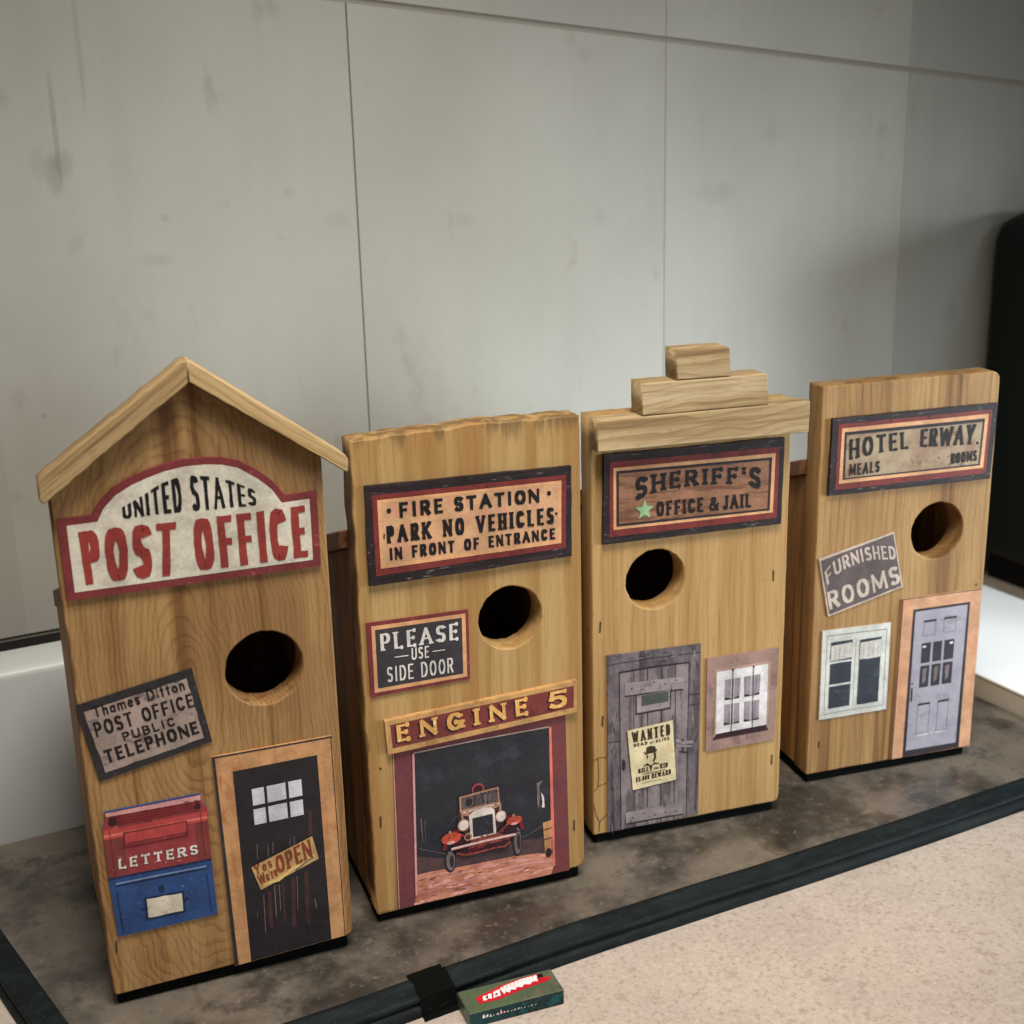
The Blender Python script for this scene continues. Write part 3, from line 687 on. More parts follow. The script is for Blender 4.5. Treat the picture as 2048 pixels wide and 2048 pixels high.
s = Sheet(1.4); s.text('LETTERS', [(11.2, 79.6), (54.2, 78.4)], [(11.4, 85.6), (54.2, 84.2)], M_white, 3, 1.15, .85, serif=.5, gap=.32); s.build('lettering', mb)
s = Sheet(1.4)
s.line([(8.6, 70.8), (33, 70.3), (57.8, 69.4)], 1.1, M_blue2, 2); s.line([(8.6, 69.6), (57.8, 68.2)], .8, M_blued, 1.5)
s.line([(8.8, 66), (9.4, 40)], .5, M_blued, 2); s.line([(57.8, 65), (58.2, 40)], .4, M_blued, 2)
s.ell(32.4, 61.6, 1.6, 2.2, M_blued, 2); s.ell(43.8, 60.4, .7, .5, M_blue2, 2); s.line([(5, 74.6), (61.2, 73.0)], .7, M_blued, 2)
s.scatter(7, 40, 60, 70, 22, (M_blued, M_blue2), (.25, .8), None, 2.4, .4)
s.build('door', mb)
s = Sheet(1.4); s.poly([(22.6, 58.3), (44.2, 57.2), (44.0, 43.6), (22.4, 44.4)], M_blued, 2); s.poly(rough_edge([(23.8, 57.3), (43.0, 56.2), (42.8, 44.8), (23.6, 45.5)], .25, 4, 8), M_label, 3)
s.line([(21, 52), (22.4, 51)], 1, M_blued, 2); s.line([(44.2, 51), (46.4, 52)], 1, M_blued, 2); s.build('label_card', mb)
# black door
s = Sheet(); s.slab([(68.3, .6), (135.4, 2.6), (135.0, 134.0), (66.8, 135.2)], M_doorwood, 1.2); dr = s.build('door', PO); dr['label'] = 'flat black door in an orange pine frame'
s = Sheet(1.2); s.poly([(66.9, 135.0), (134.9, 133.8), (134.9, 132.9), (68.4, 134.0), (70.6, .9), (68.4, .8)], M_darkframe, 1); s.line([(134.3, 133), (134.7, 3)], .5, M_darkframe, 1); s.build('edge', dr)
s = Sheet(1.2); s.poly([(77.5, 124.0), (78.0, 1.2), (126.2, 2.6), (125.6, 123.9)], M_doorblack, 1)
for a, b, w_, m in (((87.2, 75.7), (87.0, 66.2), .35, M_streak), ((93.3, 74.2), (93.2, 65.9), .35, M_streak), ((96.2, 75.4), (95.8, 68), .35, M_streak), ((108.9, 76.1), (108.6, 70), .35, M_streak), ((106.4, 75), (106, 70), .3, M_streak),
                    ((88.5, 42.6), (87.8, 17.9), .35, M_streak), ((95.2, 47.3), (94.8, 26.5), .45, M_streak), ((97.8, 47), (97.4, 30), .35, M_streak), ((92, 44), (91.4, 20), 2.2, M_maroonstreak), ((106.4, 49.6), (104.6, 17.2), 2.4, M_maroonstreak),
                    ((114.1, 51.6), (113.4, 16.1), 2.4, M_maroonstreak), ((108.6, 50), (107.6, 28), .35, M_streak), ((118, 32), (118.6, 26), .5, M_streak), ((100, 48), (99.5, 22), 1.2, M_maroonstreak), ((119, 90), (118.4, 60), 2.0, M_maroonstreak)):
    s.line([a, ((a[0] + b[0]) / 2 + random.uniform(-.2, .2), (a[1] + b[1]) / 2), b], w_, m, 1.6 if m is M_maroonstreak else 2)
s.scatter(80, 6, 124, 60, 34, (M_streak, M_maroonstreak, M_gap0), (.8, 5), 1.55, 2.2, .06); s.scatter(80, 60, 124, 122, 14, (M_maroonstreak, M_gap0), (.8, 4), 1.55, 2.2, .08)
s.build('door_panel', dr)
for (u0, u1) in ((87.0, 93.8), (95.4, 106.2), (107.8, 115.4)):
    for (v0, v1) in ((100.6, 111.0), (88.4, 98.2)):
        s = Sheet(1.2); s.poly(rough_edge(quad(u0, v0, u1, v1), .12, 4, int(u0 + v0)), M_pane, 2.4); s.build('window_pane', dr)
s = Sheet(1.2); s.poly([(82.4, 62.6), (119.4, 74.2), (122.8, 58.2), (87.2, 45.6)], M_doorblack, 2.6); s.poly([(82.8, 62.2), (119.2, 73.5), (122.1, 58.1), (87.2, 46.4)], M_opentan, 3)
s.line([(89, 49.4), (98, 50.4), (106, 55.4), (113, 57.2), (120, 61)], 2.0, M_yellow, 3.6); s.line([(108, 54), (116, 58.8), (119, 60)], .8, M_green, 4.2)
s.text('OPEN', [(97.6, 54.2), (118.6, 60.6)], [(96.4, 65.4), (117.4, 72.2)], M_openred, 4.6, 1.5, 1.1, serif=.5, gap=.2, jit=.1)
s.text('Yes', [(84.9, 56.6), (95.0, 59.8)], [(84.0, 63.2), (94.0, 66.2)], M_openred, 4.6, .7, gap=.22, jit=.1)
s.text("We're", [(86.9, 50.0), (98.0, 53.4)], [(85.6, 56.2), (96.6, 60.2)], M_openred, 4.6, .8, gap=.1, jit=.1)
s.build('open_sign', dr)
staple(PO, 4.9, 31, .08)

# --- fire station
fs_out = rounded(rough_edge([(0, 0), (140, 0), (140, 301.2), (.4, 301.6)], .0, 5, 2), 0)
fs_out = []
rr = random.Random(4)
fs_out += rounded([(0, 0), (140, 1), (140, 8)], [1.5, 7, 0])
fs_out += [(140 + rr.uniform(-.15, .15), v) for v in (60, 120, 180, 240, 292)] + [(139.6, 300.6)]
fs_out += [(u, 301 + rr.uniform(-.5, .5) + (1.1 if 62 < u < 108 else 0) - (.7 if u < 20 else 0)) for u in range(134, 3, -5)] + [(.6, 299.5)]
fs_out += [(rr.uniform(-.5, .9), v) for v in range(292, 6, -11)]
FS = birdhouse(-.09016, .72064, 19.943, 'flat topped birdhouse with the fire station sign and engine doorway picture', 'FS', fs_out, (93.1, 181.0, 20.0), H=.240)
so = framed(FS, 'tan fire station sign in a worn navy frame', [(7.2, 214.6), (132.4, 215.6), (132.8, 271.6), (7.6, 273.8)], [(12.2, 221.2), (127.6, 222.4), (128.6, 265.8), (12.2, 267.4)], [(14.2, 224.4), (125.6, 224.8), (126.2, 263.6), (14.2, 265.2)], [(16.2, 227.0), (123.6, 227.4), (124.1, 261.6), (16.2, 263.0)], M_tanfield)
s = Sheet(3.3)
s.text('FIRE', [(26.8, 253.2), (52.6, 252.9)], [(26.8, 262.4), (52.6, 261.8)], M_ink, 1, 2.0, 1.8, gap=.28)
s.text('STATION', [(59.4, 252.8), (112.0, 251.9)], [(59.4, 261.6), (112.0, 260.4)], M_ink, 1, 2.0, 1.8, gap=.22)
s.text('PARK NO VEHICLES', [(18.6, 239.0), (121.0, 237.6)], [(18.6, 249.4), (121.0, 247.8)], M_ink, 1, 2.15, 1.5, serif=.35, gap=.28, space=.5)
s.text('IN FRONT OF ENTRANCE', [(19.8, 228.7), (121.6, 227.9)], [(19.8, 236.2), (121.6, 234.8)], M_ink, 1, 1.6, 1.4, gap=.26, space=.55)
s.ell(20.7, 258.2, 1.3, 1.5, M_ink); s.ell(118.2, 256.7, 1.3, 1.5, M_ink); s.ell(122.6, 243.6, .8, .9, M_ink); s.line([(17.3, 245.0), (17.0, 242.0)], .8, M_ink)
s.build('lettering', so)
s = Sheet(); s.slab([(4.5, 145.2), (66.0, 146.4), (66.3, 190.8), (4.3, 191.8)], M_red, 1.2); so = s.build('sign', FS); so['label'] = 'slate grey side door sign with red and tan border'
s = Sheet(1.2); s.frame([(6.9, 147.8), (64.2, 148.3), (64.4, 188.8), (7.1, 189.6)], [(9.1, 150.3), (61.7, 150.7), (62.1, 186.4), (9.2, 187.0)], M_orange, 1); s.build('border', so)
s = Sheet(1.2); s.poly([(9.1, 150.3), (61.7, 150.7), (62.1, 186.4), (9.2, 187.0)], M_slate, 1.5); s.build('field', so)
s = Sheet(1.5)
s.text('PLEASE', [(11.9, 173.6), (59.5, 173.2)], [(11.9, 184.2), (59.5, 183.6)], M_white, 1, 2.0, 1.0, serif=.7, gap=.26)
s.text('USE', [(30.2, 164.8), (40.8, 164.7)], [(30.4, 172.4), (41.0, 172.2)], M_white, 1, .8, gap=.28)
s.line([(19.9, 168.4), (28.3, 168.1)], .6, M_white); s.line([(43.2, 168.2), (50.9, 167.9)], .6, M_white)
s.text('SIDE DOOR', [(14.8, 153.2), (55.6, 152.6)], [(14.9, 162.9), (55.6, 162.2)], M_white, 1, .95, gap=.26, space=.4)
s.build('lettering', so)
# engine doorway picture
s = Sheet(); s.slab([(13.8, .5), (129.0, .8), (127.6, 113), (17.2, 109)], M_jamb, 1.0); dw = s.build('doorway', FS); dw['label'] = 'flat picture of an old red fire truck in a plum doorway'
s = Sheet(1.0)
s.poly([(28.8, 104.2), (116.3, 104.7), (118.5, 6.7), (26.0, 6.9)], M_night, 1)
s.poly([(26.0, 8), (118.5, 8), (116, .9), (24, .7)], M_floorp, 1)
T = {'floor': [(26.9, 21.7), (36.6, 21.9), (51.7, 20.9), (65.1, 20.5), (88.4, 20.0), (108.2, 18.1), (118.1, 15.2), (118.8, 6.6), (26.0, 7.0)],
 'haze': [(27.5, 34.2), (46, 29), (65.3, 27.5), (90, 30), (117.8, 28.9), (118.1, 15.2), (88.4, 20.0), (51.7, 20.9), (26.9, 21.7)]}
s.poly(T['haze'], M_hazep, 1.6); s.poly(T['floor'], M_floorp, 2.2)
for q in ([(32, 14), (60, 16.5)], [(66, 17), (104, 15)], [(40, 9.5), (100, 9)], [(84, 12), (114, 11)], [(30, 18.6), (50, 18.2)]): s.line([q[0], ((q[0][0] + q[1][0]) / 2, q[0][1] + .8), q[1]], random.uniform(.5, 1), M_pink if random.random() < .5 else M_hodoor, 2.7)
s.scatter(28, 3, 117, 19, 60, (M_engred, M_pink, M_hodoor, M_salmond), (.6, 3), .06, 2.8, .18); s.scatter(30, 22, 116, 31, 24, (M_shadow, M_night, M_truckred), (.6, 2.4), .05, 2.3, .2)
s.build('backdrop_print', dw)
s = Sheet(1.0)
s.poly([(116.2, 104.6), (117.8, 105.0), (118.9, 6.6), (117.5, 6.8), (116.4, 39.6)], M_lightred, 3); s.poly([(27.6, 104), (29.0, 103.9), (26.5, 6.9), (25.2, 7.1)], M_pink, 3)
s.line([(28.0, 104.6), (72, 105.4), (116.4, 105.2)], 1.0, M_signgrey, 3.2); s.line([(16.0, 107), (14.4, 1)], .5, M_pink, 3); s.build('edge', dw)
s = Sheet(1.0)
s.poly([(110.8, 39.4), (116.8, 40.1), (116.6, 18.7), (114.6, 13.9), (112.1, 16.6)], M_doorwood, 3.2); s.line([(110.8, 34), (116.6, 34.6)], .7, M_shadow, 3.8); s.line([(111.2, 27), (116.6, 27.6)], .7, M_shadow, 3.8); s.ell(114.4, 17.2, 2.0, 3.4, M_tyred, 3.8)
s.build('barrel_print', dw); s = Sheet(1.0)
s.poly([(107.2, 68.3), (111.7, 69.4), (109.1, 65.9), (109.2, 57.7), (108.3, 49.2), (107.4, 53.0)], M_streak, 3); s.poly([(110.0, 61.1), (111.9, 58.1), (112.3, 49.9), (110.3, 50.5), (110.9, 54.3)], M_chrome, 3)
s.build('light_print', dw); s = Sheet(1.0)
s.line([(28.5, 40.0), (31.7, 38.3), (46.4, 31.8)], .35, M_streak, 3); s.build('rope_print', dw); s = Sheet(1.0); s.line([(95.8, 31.8), (103.5, 34.2), (110.7, 37.3)], .4, M_streak, 3); s.build('rope_print', dw); s = Sheet(1.0); s.line([(31, 60), (31.6, 44)], .5, M_streak, 3); s.line([(33.4, 58), (33.2, 42)], .4, M_glass, 3)
s.build('scratch', dw)

s = Sheet(1.0); L0 = 3.
for cx_, cz_, rx, rz in ((48.6, 26.6, 3.1, 7.2), (93.2, 30.4, 2.6, 9.8)):
    s.ell(cx_, cz_ - .3, rx + .9, rz + .9, M_tyred, L0); s.ell(cx_ + .3, cz_, rx - .3, rz - .3, M_tyre, L0 + .7); s.ell(cx_ + 1, cz_ - .6, rx * .45, rz * .6, M_tyred, L0 + 1.4)
s.poly([(51.6, 41.9), (58.3, 44.4), (62.4, 38.4), (79.0, 38.5), (83.2, 43.9), (91.9, 42.0), (93.8, 37.5), (86.7, 29.8), (55.8, 28.6), (50.3, 34.0)], M_shadow, L0 + 2)
s.poly([(55, 59), (83, 61), (85, 48), (80, 41), (61, 41), (54.6, 48)], M_maroonstreak, L0 + 2.4); s.line([(57.6, 47), (52, 46.4), (46.6, 41.6), (44.8, 35)], 2.4, M_maildark, L0 + 2.6); s.line([(83, 48), (89.4, 49), (95.4, 44.6), (97, 38)], 2.2, M_maildark, L0 + 2.6); s.line([(58, 52), (57, 58)], 1.2, M_tanp, L0 + 3); s.line([(82, 52), (82.6, 59)], 1.2, M_tanp, L0 + 3)
s.ell(68.3, 72.2, 4.2, 4.2, M_truckred, L0 + 2); s.ell(68.3, 72.0, 3.0, 3.0, M_shadow, L0 + 2.7)
s.poly([(56.2, 69.2), (63.0, 70.0), (81.3, 70.9), (81.8, 60.0), (56.3, 59.5)], M_glass, L0 + 3)
s.frame([(55.8, 69.6), (81.7, 71.4), (82.2, 59.6), (55.9, 59.0)], [(57.0, 68.4), (80.7, 70.0), (81.0, 60.9), (57.1, 60.4)], M_tanp, L0 + 3.8)
for q in ([(66, 69), (65.4, 61)], [(70, 70), (72, 62)], [(75, 70), (74, 61.4)]): s.line(q, .8, M_tyred, L0 + 3.8)
s.ell(62, 64.6, 2.2, 2.6, M_tyred, L0 + 3.8); s.ell(74, 65.4, 2.6, 2.8, M_tyre, L0 + 3.8)
s.poly([(56.0, 59.4), (66.5, 61), (82.9, 61), (82.2, 58.4), (77.8, 56.3), (61.5, 55.3), (57.3, 56.7)], M_tanp, L0 + 4.5); s.line([(58, 58.2), (68, 59.4), (82, 59.6)], .7, M_chrome, L0 + 5.1); s.line([(62, 56.8), (69.6, 59.2)], 1.2, M_truckred, L0 + 5.3)
s.line([(49.1, 51.5), (51.4, 55.4), (54.8, 56.8)], .5, M_glass, L0 + 3)
s.ell(49.6, 42.4, 6.4, 4.0, M_fender, L0 + 5, j=.05); s.ell(91.4, 45.8, 5.2, 3.0, M_fender, L0 + 5, j=.05)
s.line([(54, 45), (60, 40.5), (62.4, 38.6)], 1.4, M_truckred, L0 + 4.8); s.line([(87.6, 44.8), (83, 41), (79.4, 38.4)], 1.4, M_truckred, L0 + 4.8)
s.ell(49.4, 39.6, 2.8, 1.2, M_pink, L0 + 5.6); s.ell(91.4, 43.6, 2.4, .9, M_pink, L0 + 5.6); s.ell(49, 46.8, 1, 1.2, M_tanp, L0 + 5.8); s.ell(91, 49.4, .9, 1.2, M_tanp, L0 + 5.8)
s.poly([(61.6, 55.6), (64, 57.8), (68, 59), (72.1, 59.0), (76, 58.4), (78.4, 56.4), (79.2, 38.5), (62.2, 38.2)], M_chrome, L0 + 6)
s.poly([(63.7, 53.4), (77.1, 53.8), (77.3, 40.2), (63.9, 40.1)], M_night, L0 + 6.7); s.line([(70, 53), (75, 46)], .3, M_glass, L0 + 7.2)
s.ell(57.9, 49.9, 3.9, 4.1, M_tanp, L0 + 6); s.ell(57.9, 49.9, 3.3, 3.5, M_chrome, L0 + 6.7); s.ell(82.5, 50.7, 3.7, 4.1, M_tanp, L0 + 6); s.ell(82.5, 50.7, 3.1, 3.5, M_chrome, L0 + 6.7)
s.ell(60.6, 41.2, 2.6, 2.8, M_tanp, L0 + 6.4); s.ell(60.4, 41.2, 1.6, 1.8, M_shadow, L0 + 7)
s.poly([(56.4, 34.0), (88.6, 36.0), (87.2, 28.2), (83.7, 27.0), (57.2, 28.8), (53.0, 31.2)], M_shadow, L0 + 5.4)
s.poly([(62.4, 38.8), (79.2, 39.4), (88.6, 36.4), (88, 33.6), (60.0, 32.6)], M_truckred, L0 + 6.2)
s.line([(52.6, 31.4), (58, 29.0), (68, 29.0), (78, 29.6), (84.6, 29.2), (88.2, 32.0)], 1.5, M_truckred, L0 + 6.8); s.line([(60, 30.6), (72, 33.0)], 1.3, M_maildark, L0 + 6.7)
s.scatter(57, 31, 84, 43, 30, (M_maildark, M_shadow, M_truckred, M_tanp), (.5, 1.6), lv=L0 + 7)
s.scatter(57, 60.5, 80.5, 69, 22, (M_tyre, M_tyred, M_glass, M_tanp), (.5, 1.5), lv=L0 + 4)
s.scatter(46, 20, 51, 33, 10, (M_tyred, M_streak), (.4, 1.2), lv=L0 + 1.6); s.scatter(91.5, 22, 95, 38, 10, (M_tyred, M_streak), (.4, 1.2), lv=L0 + 1.6)
s.scatter(45, 39.5, 54, 45, 8, (M_maildark, M_truckred, M_lightred), (.4, 1.1), lv=L0 + 5.3); s.scatter(87.5, 44, 95, 48, 8, (M_maildark, M_truckred, M_lightred), (.4, 1.1), lv=L0 + 5.3)
s.scatter(58, 56, 82, 60.4, 12, (M_maroonstreak, M_chrome, M_truckred), (.5, 1.4), .1, L0 + 5.5)
s.line([(49.3, 35.0), (70, 35.8), (91.8, 36.0)], 2.0, M_bump, L0 + 7.4); s.line([(49.3, 34.2), (70, 35.0), (91.8, 35.2)], .5, M_truckred, L0 + 8)
s.build('fire_truck_print', dw)
s = Sheet(); s.slab([(12.2, 107.6), (134.6, 112.8), (134.8, 133.9), (11.3, 129.5)], M_engedge, 3.4); so = s.build('sign', FS); so['label'] = 'narrow red board with gold engine lettering'
s = Sheet(3.4); s.poly([(15.4, 111.4), (132.2, 116.4), (132.4, 131.0), (14.6, 126.6)], M_engred, 1); s.build('field', so)
s = Sheet(3.4)
for dx, dz, m, lv in ((-.9, -.9, M_shadow, 2), (0, 0, M_gold, 3.2)):
    s.text('ENGINE', [(18.4 + dx, 114.9 + dz), (101.8 + dx, 117.6 + dz)], [(18.0 + dx, 126.0 + dz), (101.4 + dx, 128.8 + dz)], m, lv, 2.6, 1.7, serif=.9, gap=.5)
    s.text('5', [(115.4 + dx, 118.0 + dz), (128.0 + dx, 118.2 + dz)], [(115.4 + dx, 129.6 + dz), (128.0 + dx, 129.9 + dz)], m, lv, 2.6, 2.0, serif=.6, gap=.3)
s.build('lettering', so)
for u, v in ((6.2, 62.5), (132.9, 32)): staple(FS, u, v, .02)
s = Sheet(); s.slab(circle(8, 97.9, .7, 8), M_staple, .3); s.build('nail', FS)

# --- sheriff's office
SH = birdhouse(.04972, .80729, 16.969, 'birdhouse with stepped plank parapet and the sheriff sign', 'SH', rough_edge(rounded([(0, 0), (140, 0), (139.6, 290.5), (0, 290.5)], [1, 5, 0, 0]), .22, 14, 6), (44.4, 178.8, 20.5), H=.236)
def plank(pts, seed, y0=-.0148, th=.0142):
    plate('parapet_plank', rough_edge(pts, .12, 7, seed), [], y0, th, trim_w, SH, .0009)
plank([(-1, 271.6), (144.2, 270.8), (144.4, 291.2), (-1, 291.6)], 1)
plank(rounded([(28.4, 291.9), (114.8, 291.6), (113.6, 311.6), (28.0, 312.0)], [0, 0, 2.5, 0]), 2, -.0148, .018)
plank(rounded([(51.2, 312.3), (88.2, 312.0), (87.0, 330.6), (50.8, 331.0)], [0, 0, 3, 0]), 3, -.0148, .018)
so = framed(SH, 'brown sheriff sign with a green star in a worn navy frame', [(7.0, 207.8), (132.9, 207.4), (133.4, 265.8), (8.0, 266.6)], [(12.4, 213.3), (128.5, 212.8), (128.8, 259.2), (12.5, 260.6)], [(14.0, 217.0), (126.3, 216.0), (127.0, 256.2), (14.0, 257.6)], [(16.0, 219.0), (123.9, 217.8), (124.5, 253.6), (16.0, 255.4)], M_brownfield)
s = Sheet(3.3); s.frame([(16.0, 219.0), (123.9, 217.8), (124.5, 253.6), (16.0, 255.4)], [(17.6, 220.6), (122.4, 219.2), (122.8, 252.0), (17.6, 253.6)], M_gap, 1); s.build('inner_edge', so)
s = Sheet(3.3)
s.text("SHERIFF'S", [(29.0, 233.4), (33, 236.2), (40.6, 238.4), (48, 239.6), (57.0, 240.2), (73.5, 240.4), (89.1, 239.4), (101.8, 237.8), (109, 235.8), (116.6, 232.8)], [(29.0, 249.6), (40.6, 251.0), (57, 251.2), (73.3, 251.0), (88.9, 250.2), (101.5, 249.2), (116.6, 247.8)], M_ink, 1, 2.5, 1.9, serif=.9, gap=.26)
s.text('OFFICE', [(43.4, 222.6), (76.2, 222.2)], [(43.2, 232.4), (76.0, 231.8)], M_ink, 1, 1.9, 1.3, serif=.45, gap=.24)
s.text('&', [(80.2, 222.0), (87.4, 221.8)], [(80.2, 231.4), (87.4, 231.2)], M_ink, 1, 1.7, 1.5)
s.text('JAIL', [(90.0, 221.8), (110.2, 221.6)], [(90.0, 231.4), (110.2, 230.8)], M_ink, 1, 1.9, 1.3, serif=.45, gap=.24)
s.build('lettering', so)
s = Sheet(3.3); s.poly([(35.2 + (7.0 if i % 2 == 0 else 3.0) * math.sin(i * math.pi / 5), 228.0 + (7.0 if i % 2 == 0 else 3.0) * math.cos(i * math.pi / 5)) for i in range(10)], M_star, 1.5); s.build('star', so)
s = Sheet(); s.slab([(10.4, 1.2), (77.0, 1.6), (77.2, 129.4), (10.0, 130.6)], M_greywood2, 1.2); dr = s.build('door', SH); dr['label'] = 'flat grey plank jail door with a wanted poster'
s = Sheet(1.2); s.poly([(19.0, 117.4), (19.8, 1.8), (68.0, 1.8), (69.0, 117.0)], M_greywood, 1)
for a, b in (((18.6, 117.4), (19.6, 2)), ((28.8, 117.4), (29.2, 15)), ((38.6, 117), (39.0, 15)), ((48.8, 117), (49.0, 15)), ((58.8, 116.6), (58.8, 15)), ((68.8, 117.2), (68.0, 2)), ((29.2, 5), (29.2, 2)), ((39.2, 5), (39.2, 2)), ((49, 5), (49, 2)), ((58.8, 5), (58.8, 2))):
    s.line([a, ((a[0] + b[0]) / 2 + random.uniform(-.25, .25), (a[1] + b[1]) / 2), b], random.uniform(.5, .8), M_gap, 1.6)
s.line([(18.6, 117.6), (44, 118.0), (69, 117.4)], 1.2, M_gap, 1.8); s.line([(10.6, 124), (40, 124.6), (77, 123.4)], .4, M_gap, 1.4); s.line([(10.6, 68.4), (19, 68)], .6, M_gap, 1.4); s.line([(69, 94), (77, 93)], .6, M_gap, 1.4); s.line([(69, 86), (77, 86)], .5, M_gap, 1.4)
s.scatter(12, 4, 18, 126, 26, (M_gap, M_lilacwood), (.8, 5), 1.56, 2.0, .08); s.scatter(70, 4, 76, 126, 24, (M_gap, M_lilacwood), (.8, 5), 1.56, 2.0, .08); s.scatter(20, 4, 67, 115, 60, (M_gap, M_lilacwood, M_greywood2), (.6, 4), 1.56, 2.6, .1); s.scatter(12, 119, 75, 128, 18, (M_gap, M_lilacwood), (.8, 4), .03, 2.0, .1)
s.build('planking', dr)
for q in ([(22.2, 100.6), (64.6, 99.0), (64.6, 107.6), (22.4, 109.6)], [(23.4, 5.4), (65.4, 5.2), (65.3, 14.4), (23.0, 13.6)]):
    s = Sheet(1.2); s.poly([(u, v - 1.0) for u, v in q], M_gap, 2.2); s.poly(rough_edge(q, .25, 5, int(q[0][1])), M_lilacwood, 2.7)
    for k in range(5): s.ell(q[0][0] + 5 + k * 8, (q[0][1] + q[3][1]) / 2 + random.uniform(-2, 2), .7, .5, M_gap, 3.2)
    s.build('batten', dr)
s = Sheet(1.2); s.poly([(30.0, 85.2), (55.6, 85.6), (55.8, 100), (30, 100)], M_gap, 2.2); s.poly([(30.9, 86.6), (54.9, 87.0), (54.7, 99.2), (30.9, 99.2)], M_lilacwood, 3); s.build('window_frame', dr)
s = Sheet(1.2); s.poly([(34.2, 91.2), (53.8, 91.6), (53.8, 98.8), (34.3, 98.8)], M_green, 3.6); s.build('pane', dr)
s = Sheet(1.2); s.line([(59.6, 62.0), (64, 59), (72.1, 58.6)], 2.2, M_lilacwood, 3); s.line([(60, 57.5), (71, 55.4)], 1.4, M_lilacwood, 3); s.line([(62, 53), (68.6, 51)], 1.0, M_gap, 3); s.line([(64.6, 62), (65, 51)], 1.0, M_gap, 2.6); s.build('latch', dr); s = Sheet(1.2); s.ell(21.6, 50, 1.2, 4.2, M_gap, 2.6); s.build('handle', dr)
s = Sheet(1.2); s.poly([(23.4, 74.4), (57.0, 76.8), (60.6, 31.6), (27.8, 29.2)], M_gap, 3.4); s.poly([(24.0, 74.9), (56.9, 77.2), (60.1, 32.2), (28.1, 29.9)], M_paper, 4); P_ = 4.6
s.text('WANTED', [(27.6, 65.4), (55.4, 66.6)], [(27.0, 73.2), (55.0, 74.9)], M_brownink, P_, 1.6, .9, serif=.35, gap=.34)
s.text('DEAD', [(28.6, 62.0), (38.6, 62.4)], [(28.5, 64.4), (38.5, 64.8)], M_brownink, P_, .7, .5, gap=.3); s.text('or', [(40.4, 62.5), (43, 62.6)], [(40.4, 64.4), (43, 64.5)], M_brownink, P_, .4, gap=.2); s.text('ALIVE', [(44.6, 62.6), (54.6, 63.1)], [(44.5, 65.0), (54.5, 65.5)], M_brownink, P_, .7, .5, gap=.3)
s.poly([(35.2, 57.0), (37.4, 56.6), (38.0, 60.4), (41, 61.0), (44.4, 60.0), (44.8, 57.6), (46.4, 58.0), (44.2, 55.2), (37.4, 55.0)], M_brownink, P_)
s.poly([(38.2, 55.2), (44.4, 55.4), (44.6, 51.2), (43.2, 48.6), (40.8, 48.2), (38.8, 50.4)], M_paper, P_ + .3); s.poly([(43.0, 55.4), (45.0, 55.2), (45.0, 51), (43.2, 48.4), (42.4, 49.4), (43.4, 52)], M_brownink, P_ + .6); s.poly([(38.0, 55.0), (39, 54.6), (39, 51.6), (38.2, 52.2)], M_brownink, P_ + .6)
s.line([(39.6, 53.6), (40.8, 53.7)], .4, M_brownink, P_ + .6); s.line([(41.8, 53.7), (42.8, 53.6)], .4, M_brownink, P_ + .6); s.line([(40.4, 50.4), (42.0, 50.4)], .35, M_brownink, P_ + .6); s.line([(41.3, 53), (41, 51.6), (41.5, 51.4)], .25, M_brownink, P_ + .6)
s.poly([(34.8, 46.2), (38.6, 48.6), (40.2, 47.2), (41.8, 46.4), (43.4, 48.2), (46.8, 47.4), (47.4, 46.4), (43.6, 46.8), (41.4, 45.8), (38, 46.8)], M_brownink, P_ + .9)
s.text('BILLY', [(32.0, 41.8), (42.4, 42.3)], [(31.8, 45.2), (42.2, 45.8)], M_brownink, P_, .9, .6, serif=.25, gap=.24); s.text('the', [(43.6, 42.6), (47, 42.7)], [(43.6, 44.6), (47, 44.7)], M_brownink, P_, .45, gap=.2); s.text('KID', [(48.0, 42.6), (53.8, 42.9)], [(47.8, 46.2), (53.6, 46.6)], M_brownink, P_, .9, .6, serif=.25, gap=.24)
s.line([(35.2, 40.6), (52, 41.4)], .6, M_brownink, P_)
s.text('$5,000', [(30.4, 35.6), (40.2, 36.2)], [(30.2, 39.2), (40.0, 39.9)], M_brownink, P_, .8, .6, gap=.22); s.text('REWARD', [(42.0, 36.3), (56.2, 37.2)], [(41.8, 40.0), (56.0, 41.0)], M_brownink, P_, .85, .6, serif=.25, gap=.22)
s.line([(35, 33.9), (49, 34.7)], .35, M_brownink, P_)
s.build('wanted_poster', dr)
s = Sheet(); s.slab([(82.1, 48.9), (134.4, 49.5), (135.7, 118.0), (82.0, 118.0)], M_mauve, 1.2); wn = s.build('window', SH); wn['label'] = 'flat barred white window in a mauve frame'
s = Sheet(1.2); s.frame([(87.6, 57.6), (128.8, 58.2), (129.6, 109.4), (87.8, 109.2)], [(89.6, 60.8), (127.4, 61.6), (127.7, 107.2), (89.2, 107.0)], M_mauvel, 1); s.poly([(87, 57.0), (129.4, 57.6), (127.6, 62.0), (89.6, 61.2)], M_shadow, 1.6); s.line([(88, 61.6), (89, 108)], .4, M_mauve, 2); s.build('sill', wn)
s = Sheet(1.2); s.poly([(89.4, 61.0), (127.6, 61.8), (127.7, 107.4), (89.2, 107.2)], M_winwhite, 1.2); s.build('window_frame', wn)
